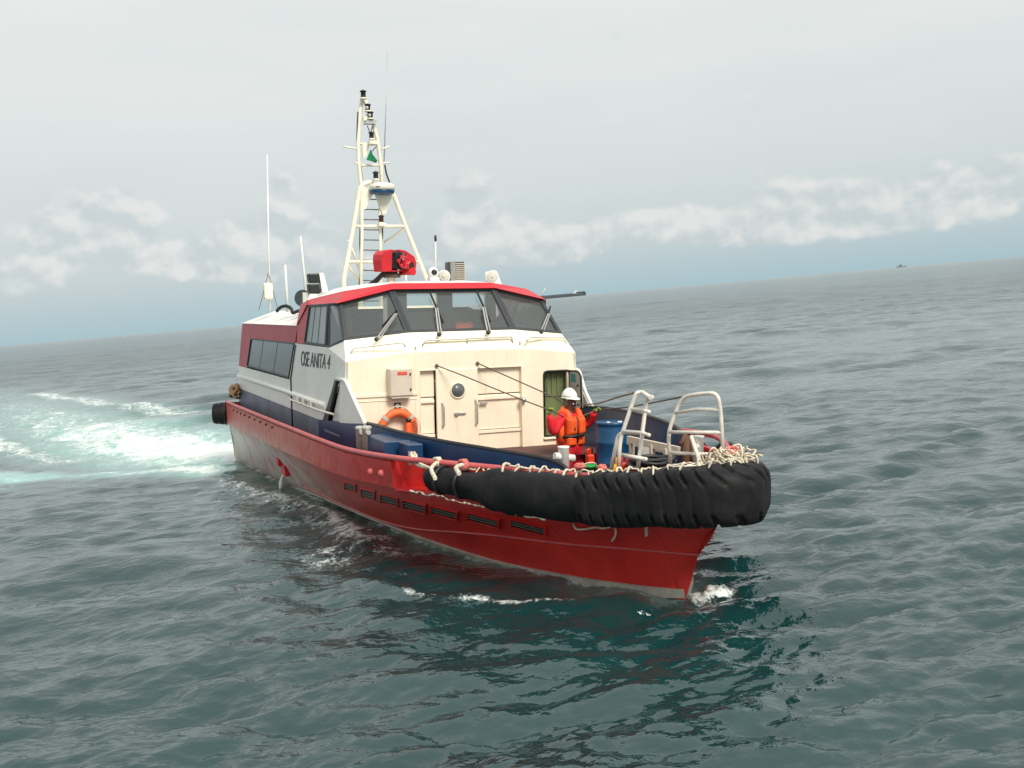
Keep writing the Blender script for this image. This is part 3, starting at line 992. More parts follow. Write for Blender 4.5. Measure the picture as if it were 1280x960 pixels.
# wheelhouse roof: red brow and white crown
l = [(-.90, .93, 3.655), (-.84, 1.86, 3.44), (-2.38, 2.02, 3.43), (-3.3, 2.02, 3.07)]
u_ = [(-1.02, .88, 3.755), (-1.22, 1.66, 3.64), (-2.5, 1.93, 3.53), (-3.32, 1.93, 3.45)]
c_ = [(-1.45, .55, 3.80), (-1.7, 1.1, 3.77), (-2.6, 1.3, 3.74), (-3.32, 1.3, 3.72)]
brow = MB()
row = lambda L: [Vector((x, -y, z)) for x, y, z in L[::-1]] + [Vector(p) for p in L]
brow.loft([row(l), row(u_)], smooth=False)
inn_l = [(x - .12, y - .10, z - .01) for x, y, z in l]
brow.loft([row(inn_l), row(l)], smooth=False)
link('red_brow', brow, M['red'], boat)
cm = MB()
cm.loft([row(u_), row(c_)], smooth=False)
R8 = row(c_)
for i in range(3):
    cm.add([R8[i], R8[i + 1], R8[6 - i], R8[7 - i]], [(0, 1, 2, 3)])
link('wheelhouse_roof', cm, M['white'], boat)

# inside of the wheelhouse: lining, console, rear wall with two windows, chairs
lining = MB()
lining.add([(-1.08, -.9, 3.63), (-1.08, .9, 3.63), (-1.1, 1.75, 3.44), (-2.3, 1.88, 3.44), (-3.2, 1.6, 3.66), (-3.2, -1.6, 3.66), (-2.3, -1.88, 3.44), (-1.1, -1.75, 3.44)], [(0, 1, 4, 5), (1, 2, 3, 4), (0, 5, 6, 7)])
link('ceiling_lining', lining, M['grey'], boat)
rw = MB()
cuts = [P(u_c, 376, x=-3.25).y for u_c in (447, 484, 508, 546, 565, 606)]
edges = [-1.9] + cuts + [max(1.9, cuts[-1] + .2)]
for k in range(7):
    y0, y1 = edges[k], edges[k + 1]
    if k % 2 == 0:
        rw.box((-3.25, (y0 + y1) / 2, 2.83), (.05, y1 - y0, 1.66))
    else:
        rw.box((-3.25, (y0 + y1) / 2, 2.63), (.05, y1 - y0, 1.26))
        rw.box((-3.25, (y0 + y1) / 2, 3.635), (.05, y1 - y0, .05))
link('rear_wall', rw, M['grey'], boat)
link('wheelhouse_floor', MB().box((-1.7, 0, 2.0), (3.0, 3.8, .04)), M['grey'], boat)
con = MB()
rows = []
for y, h in ((-1.75, .0), (-.9, .05), (0, .03), (.35, .0), (.5, .09), (1.2, .12), (1.7, .02)):
    rows.append([Vector((-.55, y, 2.70)), Vector((-.55, y, 2.88 + h)), Vector((-.85, y, 2.93 + h)), Vector((-1.15, y, 2.75))])
con.loft(rows)
link('console', con, M['black'], boat)
for (y, x) in ((-.95, -2.2), (1.25, -2.3)):
    ch = link('helm_chair', MB().box((x, y, 2.62), (.5, .5, .12)), M['seat'], boat, bevel=.03)
    link('chair_back', MB().box((x - .25, y, 2.98), (.12, .5, .62), (0, -.12, 0)), M['seat'], ch, bevel=.04)
    link('chair_post', MB().lathe([(.05, 0), (.05, .55)], (x, y, 2.02), n=10), M['steel'], ch)
link('centre_post', MB().beam((-.95, -1.05, 2.7), (-1.05, -1.0, 3.6), .07, .05), M['steel'], boat)

# name on the side
txt = bpy.data.curves.new('boat_name', 'FONT')
txt.body = 'OSE ANITA 4'
txt.size = .33
txt.space_character = .95
txt.extrude = .002
to = bpy.data.objects.new('boat_name', txt)
COL.objects.link(to)
bpy.context.view_layer.update()
me = bpy.data.meshes.new_from_object(to.evaluated_get(bpy.context.evaluated_depsgraph_get()))
bpy.data.objects.remove(to)
xs_ = [v.co.x for v in me.vertices]
ys_ = [v.co.y for v in me.vertices]
tx0, tx1, ty0, ty1 = min(xs_), max(xs_), min(ys_), max(ys_)
pTL, pTR = P(376.5, 438.5, y=-2.008), P(413.5, 443.5, y=-2.008)
pBL, pBR = P(376, 457, y=-2.008), P(411.5, 462, y=-2.008)
for v in me.vertices:
    a, b = (v.co.x - tx0) / (tx1 - tx0), (v.co.y - ty0) / (ty1 - ty0)
    bot, top = pBL.lerp(pBR, a), pTL.lerp(pTR, a)
    q3 = bot.lerp(top, b)
    v.co = Vector((q3.x, -2.006 - (.004 if v.co.z > 0 else 0), q3.z))
name_o = bpy.data.objects.new('name_lettering', me)
COL.objects.link(name_o)
me.materials.clear()
me.materials.append(M['lettering'])
name_o.parent = boat
BASE[name_o.name] = (0, 0, 0)

# ------------------------------------------------------------------ mast with ladder, lights, radar
XM = -4.6
pm = lambda u, v, x=XM: P(u, v, x=x)
mast = link('mast', MB().box((XM, 0, 3.36), (.5, 2.0, .05)), M['mast'], boat)
legL = [pm(429.5, 372), pm(430, 362), pm(429.5, 350), pm(434, 327), pm(442, 283), pm(449, 240), pm(452, 231), pm(461, 228), pm(466, 228)]
legL = [Vector((legL[0].x, legL[0].y, 3.35))] + legL[1:]
link('mast_leg', MB().tube(fillet(legL, .15), .05, 10), M['mast'], mast)
legR = [pm(545, 380), pm(533, 348), pm(507, 283), pm(493, 246), pm(486, 232)]
legR = [Vector((legR[0].x, legR[0].y, 3.35))] + legR[1:]
link('mast_leg', MB().tube(legR, .045, 10), M['mast'], mast)
# rear pair of legs, further aft and hidden mostly behind the front ones
for a, b in (((436, 300), (452, 345)), ((507, 285), (480, 303)), ((434, 330), (449, 352)), ((522, 327), (500, 346))):
    link('mast_brace', MB().tube([pm(*a), pm(*b, x=XM - .35)], .026, 8), M['mast'], mast)
link('mast_crossbar', MB().tube([pm(442, 283), pm(507, 283)], .036, 8), M['mast'], mast)
link('mast_crossbar', MB().tube([pm(434, 327.5), pm(526, 327)], .036, 8), M['mast'], mast)
stL = [pm(450.5, 372), pm(452, 300), pm(452.5, 240), pm(448.5, 205), pm(447.5, 180), pm(450, 140), pm(453, 124)]
stL = [Vector((stL[0].x, stL[0].y, 3.35))] + stL[1:]
link('ladder_stile', MB().tube(stL, .042, 8), M['mast'], mast)
stR = [pm(476, 372), pm(475.5, 300), pm(475, 240)]
stR = [Vector((stR[0].x, stR[0].y, 3.35))] + stR[1:]
link('ladder_stile', MB().tube(stR, .036, 8), M['mast'], mast)
link('upper_leg', MB().tube([pm(478, 236), pm(476.5, 210), pm(472, 175), pm(464, 145), pm(455, 122)], .042, 8), M['mast'], mast)
for k in range(11):
    v = 249 + k * 12.7
    link('rung', MB().tube([pm(452, v), pm(475, v + .4)], .012, 6), M['wire'], mast)
for v, r0 in ((180, 0), (207, 0)):
    link('mast_crossbar', MB().tube([pm(448, v), pm(474, v - .5)], .025, 8), M['mast'], mast)
for (a, b) in (((429, 183), (449, 186.5)), ((476, 187), (486.5, 183)), ((443, 204), (452, 204.5)), ((476, 204), (487, 203.5))):
    link('yard_arm', MB().tube([pm(*a), pm(*b)], .018, 8), M['mast'], mast)
link('cable_run', MB().tube(crom([pm(448, 140), pm(447, 185), pm(451, 215), pm(453, 240), pm(452, 262), pm(450.5, 300), pm(451.5, 330), pm(449.5, 358)], 4), .03, 6), M['wire'], mast)
link('cable_run', MB().tube(crom([pm(477, 274), pm(478, 292), pm(476, 306), pm(477, 318)], 4), .02, 6), M['black'], mast)
link('cable_run', MB().tube(crom([pm(481, 206), pm(483, 217), pm(487, 228)], 4), .018, 6), M['black'], mast)
for pts in ([(459, 157), (462, 165), (464, 170)], [(466, 156), (464, 164), (466, 170)], [(471, 182), (466, 188), (462, 192)]):
    link('cable_run', MB().tube(crom([pm(*q) for q in pts], 4), .009, 5), M['black'], mast)
# tapered plate under the top lights and brackets
link('light_bracket', MB().prism([pm(455, 152), pm(470, 151), pm(466, 156), pm(454, 156)], (.14, 0, 0)), M['steel'], mast)
link('light_bracket', MB().prism([pm(453, 147), pm(460, 141), pm(460, 150), pm(453, 152)], (.10, 0, 0)), M['mast'], mast)
link('light_bracket', MB().prism([pm(452, 180), pm(461, 181), pm(457, 196), pm(453, 198)], (.06, 0, 0)), M['mast'], mast)


def nav_light(u, v, h, wd, body='black', basem='mast'):
    """lantern whose middle is at u,v; h and wd are pixel sizes"""
    c = pm(u, v, XM + .12)
    k = np.linalg.norm(np.array(c) - CB) / FPX
    H, R = h * k, wd * k / 2
    o = link('navigation_light', MB().lathe([(R * .8, -H * .42), (R * .75, -H * .3), (R * .72, H * .22), (R, H * .26), (R * 1.0, H * .34), (R * .5, H * .44), (R * .2, H * .5)], c, n=14), M[body], mast)
    link('light_base', MB().lathe([(R * 1.05, -H * .62), (R * 1.05, -H * .5), (R * .8, -H * .42)], c, n=14), M[basem], o)
    return o


nav_light(454, 117.5, 10, 8)
for (u, v) in ((459.7, 134), (463, 143.5)):
    o = nav_light(u, v, 9, 8)
    c = pm(u, v, XM + .2)
    link('light_lens', MB().ball(c + Vector((-.045, 0, .0)), .032, 10, 6, (.8, 1, 1)), M['lamp'], o)
nav_light(464.3, 169, 9, 7.5)
nav_light(469.7, 219, 10, 8)
nav_light(476.6, 273.5, 10, 7.5, 'redlamp')
link('light_shelf', MB().box(pm(465, 179, XM + .1), (.25, .16, .06)), M['mast'], mast)
link('light_shelf', MB().box(pm(477, 281, XM + .1), (.2, .15, .05)), M['mast'], mast)
# radar dome on its gusset
rc = pm(477.5, 237, XM + .15)
rd = link('radar', MB().lathe([(.10, -.10), (.23, -.08), (.245, -.05), (.245, -.01)], rc, n=28), M['blue'], mast)
link('radar_cover', MB().lathe([(.250, -.012), (.250, .06), (.235, .10), (.15, .125), (0, .13)], rc, n=28), M['mast'], rd)
link('radar_badge', MB().box(rc + Vector((.205, -.14, .03)), (.02, .08, .015), (0, 0, -.5)), M['navy'], rd)
link('radar_plate', MB().prism([pm(467, 240), pm(492, 240), pm(481, 268), pm(477, 268)], (.06, 0, 0)), M['mast'], mast)
link('radar_plate', MB().prism([pm(453, 233), pm(467, 240), pm(456, 262), pm(453, 262)], (.04, 0, 0)), M['mast'], mast)
# whip aerials and small rods
def rod(pts, r0, r1, name='whip_aerial', mat='white', parent=None):
    n = len(pts)
    return link(name, MB().tube(pts, [r0 + (r1 - r0) * i / (n - 1) for i in range(n)], 8), M[mat], parent or boat)


rod([pm(480, 205), pm(482.3, 135), pm(484, 66)], .012, .004, mat='steel', parent=mast)

# red fire monitor on the wheelhouse roof
XF = -1.9
pf = lambda u, v, x=XF: P(u, v, x=x)
fm = link('fire_monitor', MB().lathe([(.10, 0), (.10, .02), (.075, .04), (.075, .24), (.09, .25)], (XF, pf(489, 355).y, 3.74), n=16), M['cream'], boat)
c0 = pf(490, 345)
link('monitor_flange', MB().lathe([(.15, -.03), (.15, .03), (.10, .05), (.10, .12)], c0, n=18), M['wire'], fm)
# the guard shell: a wide hollow red casing open at the front
ax = Vector((.93, .37, 0))
sx = Vector((-.37, .93, 0))
cc = pf(489.5, 328)


def shell(w0, w1, skew):
    def sect(s, wz):
        return s
    return None


prof = [(-.36, -.17), (-.385, .02), (-.375, .12), (-.31, .185), (-.13, .215)]
prof2 = [(.02, .215), (.16, .20), (.36, .10), (.40, .0), (.39, -.10), (.30, -.15)]
f0, f1 = ax * .20, ax * -.04
for pr_ in (prof, prof2):
    sh = MB()
    outer = [cc + sx * a + Vector((0, 0, b)) for a, b in pr_]
    innr = [cc + sx * a * .9 + Vector((0, 0, b * .85 - .01)) for a, b in pr_]
    n = len(pr_)
    vs = [p + f0 for p in outer] + [p + f1 for p in outer] + [p + f0 for p in innr] + [p + f1 for p in innr]
    fs = [(0, n, 3 * n, 2 * n), (n - 1, 3 * n - 1, 4 * n - 1, 2 * n - 1)]
    for i in range(n - 1):
        fs += [(i, i + 1, n + i + 1, n + i), (2 * n + i, 3 * n + i, 3 * n + i + 1, 2 * n + i + 1), (i, 2 * n + i, 2 * n + i + 1, i + 1), (n + i, n + i + 1, 3 * n + i + 1, 3 * n + i)]
    sh.add(vs, fs)
    link('monitor_guard', sh, M['red'], fm, bevel=.008)
link('guard_floor', MB().prism([cc + sx * -.34 + Vector((0, 0, -.15)) + f0, cc + sx * .28 + Vector((0, 0, -.14)) + f0, cc + sx * .28 + Vector((0, 0, -.14)) + f1, cc + sx * -.34 + Vector((0, 0, -.15)) + f1], (0, 0, -.02)), M['red'], fm)
link('guard_cheek', MB().prism([cc + sx * -.37 + Vector((0, 0, -.17)) + f0, cc + sx * -.17 + Vector((0, 0, -.15)) + f0 * 1.1, cc + sx * -.15 + Vector((0, 0, .20)) + f0 * 1.1, cc + sx * -.33 + Vector((0, 0, .17)) + f0], -ax * .05), M['red'], fm, bevel=.015)
link('guard_cheek', MB().prism([cc + sx * .12 + Vector((0, 0, .02)) + f0, cc + sx * .38 + Vector((0, 0, -.08)) + f0, cc + sx * .38 + Vector((0, 0, .03)) + f0, cc + sx * .2 + Vector((0, 0, .17)) + f0], -ax * .05), M['red'], fm, bevel=.015)
link('monitor_gear', MB().box(cc + ax * .12 + sx * .0 + Vector((0, 0, .02)), (.2, .16, .3), (0, 0, .4)), M['black'], fm, bevel=.02)
b0 = cc + ax * .05 + sx * .06 + Vector((0, 0, -.02))
b1 = cc + ax * .38 + sx * .13 + Vector((0, 0, -.07))
link('monitor_barrel', MB().tube([b0, b0.lerp(b1, .6), b1], [.09, .075, .085], 14), M['red'], fm)
link('barrel_mouth', MB().lathe([(.062, 0), (.062, .012)], b1, (b1 - b0).normalized(), 12), M['black'], fm)
b2 = b1 + Vector((-.1, -.02, -.10))
link('monitor_barrel', MB().tube([b2 - ax * .2, b2, b2 + ax * .12], [.06, .06, .07], 12), M['red'], fm)
link('monitor_wheel', MB().tube([b1 + Vector((.0, math.cos(a) * .09 - .13, math.sin(a) * .09 + .06)) for a in np.linspace(0, 2 * math.pi, 13)[:-1]], .014, 6, closed=True), M['red'], fm)
for k in range(5):
    q0 = cc + ax * .24 + sx * random.uniform(-.06, .12) + Vector((0, 0, random.uniform(-.1, .12)))
    link('monitor_valve', MB().lathe([(.03, 0), (.035, .04), (.02, .06)], q0, (ax + sx * random.uniform(-.4, .4)).normalized(), 10), M['redlamp' if k % 2 else 'red'], fm)
link('monitor_hose', MB().tube(crom([c0 + Vector((0, -.02, .06)), c0 + Vector((0, -.14, .05)), c0 + Vector((-.05, -.28, -.08)), c0 + Vector((-.2, -.42, -.20))], 6), .045, 10), M['black'], fm)

# aerials and gear on the saloon roof
rod([P(337.5, 388, x=-7.6), P(335.5, 300, x=-7.6), P(334, 193, x=-7.6)], .028, .012)
lp0 = P(335.5, 364, x=-7.6)
link('equipment_case', MB().box(lp0 + Vector((.05, -.02, 0)), (.2, .2, .36)), M['cream_up'], boat, bevel=.05)
for s_ in (-1, 1):
    link('aerial_stay', MB().tube([P(335.5, 340, x=-7.6), P(335.5 + s_ * 12, 388, x=-7.4)], .007, 5), M['wire'], boat)
rod([P(359.5, 390, x=-5.6), P(358, 360, x=-5.6), P(356.5, 331, x=-5.6)], .03, .022)
rod([P(382.5, 368, x=-4.9), P(379, 330, x=-4.9), P(375.7, 295, x=-4.9)], .03, .014)
link('roof_hose', MB().tube(crom([P(346, 389, x=-5.7), P(351, 384, x=-5.6), P(358, 382.5, x=-5.5), P(364, 386, x=-5.4), P(366, 391, x=-5.3), P(372, 389, x=-5.2), P(382, 387, x=-5.0)], 5), .035, 8), M['black'], boat)
sp_ = P(379.5, 373, x=-4.4)
link('horn', MB().lathe([(.03, -.15), (.09, -.05), (.16, .03), (.165, .06)], sp_, (.85, -.5, 0.05), 16), M['frame'], boat)
# black screens on a white bracket
sc_ = link('lamp_bracket', MB().prism([P(399, 341, x=-3.15), P(404.5, 341, x=-3.15), P(411, 367, x=-3.15), P(403, 367, x=-3.15)], (-.18, 0, 0)), M['white'], boat)
for (v0, v1) in ((342, 353.5), (355, 367)):
    link('black_screen', MB().prism([P(386, v0, x=-3.1), P(398.5, v0 - .5, x=-3.1), P(401.5, v1, x=-3.1), P(387.5, v1, x=-3.1)], (-.22, 0, 0)), M['black'], sc_, bevel=.02)
link('bracket_foot', MB().prism([P(388, 367, x=-3.12), P(403, 367, x=-3.12), P(403, 375, x=-3.12), P(385, 375, x=-3.12)], (-.25, 0, 0)), M['white'], sc_)

# camera dome, searchlights, ventilator on the front of the roof
xr = -1.6
cd = P(541.5, 350, x=xr)
cw = link('camera_housing', MB().box(cd + Vector((0, 0, .0)), (.2, .17, .09)), M['white'], boat, bevel=.015)
link('camera_dome', MB().ball(cd + Vector((0, 0, .12)), .095, 14, 10, (1, 1, 1.15)), M['white'], cw)
link('camera_lens', MB().lathe([(.05, 0), (.05, .03), (.03, .035)], cd + Vector((.07, .0, .13)), (.9, -.35, .1), 14), M['black'], cw)
link('camera_plinth', MB().box(cd + Vector((0, .12, -.08)), (.3, .55, .06)), M['white'], cw, bevel=.01)
for (u, v, xx) in ((555, 345.5, xr), (615.5, 346, xr)):
    c = P(u, v, x=xx)
    s1 = link('searchlight', MB().lathe([(.04, -.16), (.09, -.09), (.105, 0), (.112, .01), (.112, .035), (.10, .04)], c, (.9, -.38, .05), 20), M['white'], boat)
    link('searchlight_lens', MB().lathe([(.098, .036), (.098, .043), (.05, .05), (0, .052)], c, (.9, -.38, .05), 20), M['lamp'], s1)
    link('searchlight_bulb', MB().ball(c + Vector((.9, -.38, .05)).normalized() * .05, .03, 8, 6), M['greybox'], s1)
    link('searchlight_foot', MB().box(c + Vector((-.04, .0, -.15)), (.08, .08, .1)), M['white'], s1)
link('searchlight_screen', MB().prism([P(607, 340, x=xr - .2), P(621, 338, x=xr - .2), P(628, 355.5, x=xr - .2), P(608, 355.5, x=xr - .2)], (-.06, 0, 0)), M['white'], boat, bevel=.02)
vc = P(568.5, 340, x=-2.2)
ve = link('ventilator', MB().box(vc, (.30, .30, .36), (0, 0, -.15)), M['frame'], boat, bevel=.01)
for k in range(9):
    link('louvre', MB().box(vc + Vector((.155, .045, -.15 + k * .037)), (.03, .19, .012), (0, .5, -.15)), M['greybox'], ve)
for k in range(4):
    link('cooling_fin', MB().box(vc + Vector((.157, -.13 + k * .022, 0)), (.012, .009, .34), (0, 0, -.15)), M['grey'], ve)
rod([P(545, 348, x=-2.4), P(544.6, 320, x=-2.4), P(544.3, 298, x=-2.4)], .018, .012)
link('aerial_tip', MB().lathe([(.022, -.05), (.022, .05), (.01, .06)], P(544.3, 298, x=-2.4), n=8), M['black'], boat)
rod([P(507.5, 355, x=-2.6), P(507.3, 340, x=-2.6)], .02, .02)
link('roof_hatch', MB().box(P(512, 357, x=-1.45) + Vector((0, 0, 0)), (.18, .22, .03)), M['redlamp'], boat, bevel=.01)

# ------------------------------------------------------------------ foredeck fittings
for (feet, sd) in (('s', -1), ('p', 1)):
    if sd < 0:
        F0, F1 = P(762, 586, x=5.75), P(804, 583, x=6.05)
        yA, yB = F0.y, F1.y
        A0 = P(775, 550, x=5.85); A1 = P(795, 491, x=5.95)
        B0 = P(797, 588, x=6.05); B1 = P(803, 540, x=6.05); B2 = P(808, 499, x=6.0)
        fr = link('bow_railing', MB().tube(fillet([P(773, 590, x=5.85), A0, A1, A1.lerp(B2, .6) + Vector((0, 0, .05)), P(813, 497, x=6.25), ], .1), .023, 8), M['metal'], boat)
        link('railing_post', MB().tube(fillet([B0, B1, B2, P(815, 496, x=6.2)], .08), .023, 8), M['metal'], fr)
        for (a, b, c) in (((786, 511), (804, 513), (811, 515)), ((779, 539), (803, 541), (811, 544))):
            link('railing_bar', MB().tube([P(*a, x=5.9), P(*b, x=6.05), P(*c, x=6.25)], .020, 8), M['metal'], fr)
        link('railing_bar', MB().tube(fillet([P(764, 586, x=5.65), P(773, 544, x=5.65), P(781, 540, x=5.75), P(806, 542, x=6.0)], .08), .024, 8), M['metal'], fr)
        link('railing_bar', MB().tube([P(774, 568, x=5.75), P(806, 574, x=6.2)], .023, 8), M['metal'], fr)
        for q_ in ((811, 515), (811, 544), (807, 574)):
            link('railing_stub', MB().ball(P(*q_, x=6.25), .024, 8, 6), M['metal'], fr)
    else:
        x0, x1 = 5.62, 6.25
        fr = link('bow_railing', MB().tube(fillet([P(839, 590, x=x0), P(835, 540, x=x0), P(852, 497, x=x0 + .1), P(872, 492.5, x=6.0), P(897, 491, x=x1), P(901, 515, x=x1), P(905, 590, x=x1)], .13), .023, 8), M['metal'], boat)
        for (a, b, c) in (((844, 516), (872, 511.5), (900, 512)), ((836, 540), (870, 540.5), (902, 540.5)), ((838, 566), (870, 567.5), (904, 568))):
            link('railing_bar', MB().tube([P(*a, x=x0 + .06), P(*b, x=5.95), P(*c, x=x1)], .020, 8), M['metal'], fr)
        link('railing_brace', MB().tube([P(864, 545, x=5.95), P(876, 582, x=6.2)], .023, 8), M['metal'], fr)
# white cross bitt on the starboard side of the foredeck
cb = P(704.5, 560, x=4.75)
bt = link('cross_bitt', MB().lathe([(.065, -.75), (.065, .0), (.07, .005), (.07, .02)], cb, n=16), M['white'], boat)
link('bitt_bar', MB().tube([P(693, 570, x=4.75), P(717.5, 573, x=4.75)], .045, 10), M['white'], bt)
# bollard at the port bow
cb = P(873, 547, x=5.9)
bt = link('bow_bollard', MB().lathe([(.06, -.5), (.06, .0), (.065, .005), (.065, .02)], cb, n=16), M['white'], boat)
link('bollard_pin', MB().tube([P(869, 558, x=6.0), P(877, 558.5, x=5.8)], .03, 8), M['metal'], bt)
# rusty davit stump
rs = link('rusty_bracket', MB().tube([P(857, 590, x=5.2), P(857.5, 545, x=5.2)], .045, 8), M['rust'], boat)
link('bracket_arm', MB().tube([P(850, 556, x=5.2), P(857.5, 545, x=5.2), P(862, 550, x=5.2), P(863, 585, x=5.2)], .03, 8), M['rust'], rs)
# red piece of rail at the port bow and the white toe board
link('bow_cheek', MB().prism([P(877, 557, x=5.3), P(904, 567, x=5.75), P(904, 576, x=5.75), P(878, 572, x=5.3)], (0, .05, 0)), M['red'], boat, bevel=.01)
link('toe_board', MB().prism([P(832, 584.5, x=5.9), P(836, 581, x=5.7), P(884, 576.5, x=6.25), P(880, 583.5, x=6.4)], (0, 0, -.04)), M['cream_up'], boat, bevel=.006)

# ------------------------------------------------------------------ things aboard
# bow fender: three tubes, the foremost with tyre tread
half = [(4.10, -2.08, 1.335), (4.55, -1.88, 1.315), (5.2, -1.53, 1.285), (5.9, -1.08, 1.285), (6.5, -.67, 1.34), (6.93, -.34, 1.40), (7.14, -.10, 1.42)]
path = crom(half + [(x, -y, z) for x, y, z in half[::-1]], 24)
cum = [0]
for a, b in zip(path, path[1:]):
    cum.append(cum[-1] + (b - a).length)
TOT = cum[-1]
fend = empty('bow_fender', (7.2, 0, 1.1), 'thick black rubber bow fender of joined tyre casings lashed round the bow', 'fender')


def at_s(s):
    s = min(max(s, 0), TOT - 1e-5)
    i = int(np.searchsorted(cum, s, side='right')) - 1
    i = min(max(i, 0), len(path) - 2)
    t = (s - cum[i]) / (cum[i + 1] - cum[i])
    p = path[i].lerp(path[i + 1], t)
    a = path[max(i - 3, 0)]
    b = path[min(i + 4, len(path) - 1)]
    return p, (b - a).normalized()


def fender_part(name, s0, s1, rfun, tread=False, n=36, step=.012, parent=None, mat='rubber'):
    m = max(int((s1 - s0) / step), 4)
    rows = []
    for i in range(m + 1):
        s = s0 + (s1 - s0) * i / m
        p, t = at_s(s)
        out = t.cross(Vector((0, 0, 1))).normalized()
        if out.dot(p - Vector((3.5, 0, p.z))) < 0:
            out = -out
        rh, rv = rfun(s)
        ring = []
        for k in range(n):
            a = 2 * math.pi * k / n
            ca, sa = math.cos(a), math.sin(a)
            ex = .52 if tread else .9
            xx = math.copysign(abs(ca) ** ex, ca)
            zz = math.copysign(abs(sa) ** ex, sa)
            d = 0
            if tread:
                side = 1 if sa > 0 else -1
                ph = (s / .135 + (1.1 * sa if sa > 0 else .5 * sa)) % 1.0
                g = min(1, max(0, (abs(ph - .5) - .11) / .05))       # 0 in the groove
                w_ = min(1, max(0, (ca + .35) / .3))                 # only round the outer tread
                w_ *= min(1, max(0, (abs(sa) - .22) / .18)) * .88 + .12
                d = -.030 * (1 - g) * w_
            d += .008 * math.sin(s * 9 + a * 3)
            ring.append(p + out * xx * (rh + d) + Vector((0, 0, 1)) * zz * (rv + d))
        rows.append(ring)
    mb = MB().loft(rows, closed=True)
    mb.add(rows[0], [tuple(range(n))])
    mb.add(rows[-1], [tuple(range(n))])
    return link(name, mb, M[mat], parent or fend)


def prof_small(s):
    e = min(1, (s + .02) / .10) if s < TOT / 2 else min(1, (TOT - s + .02) / .10)
    e = .45 + .55 * math.sqrt(max(e, 0))
    sw = .017 * max(0, math.sin(s * 21))
    return (.145 + sw * .5) * e, (.145 + sw * .5) * e


for rev in (0, 1):
    for (a, b, kind) in ((0, .26, 0), (.265, .55, 0), (.555, .80, 0)):
        A0, B0 = (a, b) if not rev else (TOT - b, TOT - a)
        fender_part('fender_roller', A0, B0, prof_small)
    s0, s1 = .72, 2.22
    A0, B0 = (s0, s1) if not rev else (TOT - s1, TOT - s0)

    def sleeve(s, A0=A0, B0=B0, rev=rev):
        t = (s - A0) / (B0 - A0)
        t = 1 - t if rev else t
        k = min(1, t / .28)
        r = .165 + .085 * (k * k * (3 - 2 * k)) - .02 * math.exp(-((t - .30) / .05) ** 2)
        return r * .92, r
    fender_part('fender_sleeve', A0, B0, sleeve)
    for sb in (.24, .56):
        s_ = sb if not rev else TOT - sb
        p, t = at_s(s_)
        ring = []
        for k in range(20):
            a = 2 * math.pi * k / 20
            out = t.cross(Vector((0, 0, 1))).normalized()
            ring.append(p + out * math.cos(a) * .158 + Vector((0, 0, 1)) * math.sin(a) * .158)
        link('lashing_band', MB().tube(ring, .022, 6, closed=True), M['black'], fend)


def treadr(s):
    e = min(1, (s - 2.2) / .12, (TOT - 2.2 - s) / .12)
    e = .9 + .1 * max(e, 0)
    mid = math.exp(-((s - TOT / 2) / .8) ** 2)
    return (.25 + .03 * mid) * e, (.275 + .03 * mid) * e


fender_part('tyre_casing', 2.2, TOT - 2.2, treadr, tread=True, n=80, step=.006)

# stern quarter fender
sf = empty('quarter_fender', (-10.2, -2.45, .9), 'black tyre fender hung at the stern quarter above the white wake', 'fender')
sp0 = Vector((-10.3, -2.2, .86))
mb = MB()
rows = []
dirv = Vector((-.35, -.94, 0)).normalized()
for (h, r) in ((-.10, .24), (.02, .27), (.10, .275), (.16, .25), (.22, .275), (.32, .275), (.38, .25), (.43, .26), (.48, .22), (.49, .10)):
    pass
mb.lathe([(.18, -.10), (.26, -.04), (.27, .06), (.245, .11), (.27, .16), (.27, .26), (.245, .30), (.26, .35), (.24, .42), (.14, .44), (.13, .36)], sp0, dirv, 28)
link('tyre_casing', mb, M['rubber'], sf)
link('lashing_band', MB().tube([sp0 + dirv * .12 + dirv.orthogonal().normalized() * math.cos(a) * .27 + dirv.cross(dirv.orthogonal().normalized()) * math.sin(a) * .27 for a in np.linspace(0, 6.283, 25)[:-1]], .018, 6, closed=True), M['black'], sf)
# bundle of rope on the stern corner
mb = MB()
for k in range(9):
    c = Vector((-10.1, -2.08, 1.25)) + Vector((random.uniform(-.2, .2), random.uniform(-.12, .12), random.uniform(0, .22)))
    R = Euler((random.uniform(0, 3), random.uniform(0, 3), 0)).to_matrix()
    mb.tube([c + R @ Vector((math.cos(a) * .12, math.sin(a) * .10, .02 * math.sin(3 * a))) for a in np.linspace(0, 6.283, 13)[:-1]], .03, 6, closed=True)
tag(link('rope_coil', mb, M['brownrope'], base=(-10.1, -2.08, 1.2)), 'coil of brown rope on the stern corner beside the cabin', 'rope')

# lifebuoy on the front wall
rc_ = P(497.5, 536.5, x=.10)
R0, r0 = .262, .066
lb = empty('lifebuoy', (rc_.x, rc_.y, rc_.z - .39), 'orange lifebuoy hanging on the cream front wall under the square sign', 'lifebuoy')
mb = MB()
pts = [rc_ + Vector((0, math.cos(a) * R0, math.sin(a) * R0)) for a in np.linspace(0, 2 * math.pi, 49)[:-1]]
mb.tube(pts, r0, 16, closed=True)
link('ring_body', mb, M['ringor'], lb)
for a in (.72, 2.42, 3.9, 5.5):
    d = Vector((0, math.cos(a), math.sin(a)))
    t = Vector((0, -math.sin(a), math.cos(a)))
    ring = []
    for k in range(16):
        b = 2 * math.pi * k / 16
        ring.append(rc_ + d * (R0 + math.cos(b) * (r0 + .004)) + Vector((math.sin(b) * (r0 + .004), 0, 0)))
    rows = [[p - t * .026 for p in ring], [p + t * .026 for p in ring]]
    link('reflective_band', MB().loft(rows, closed=True), M['post'], lb)
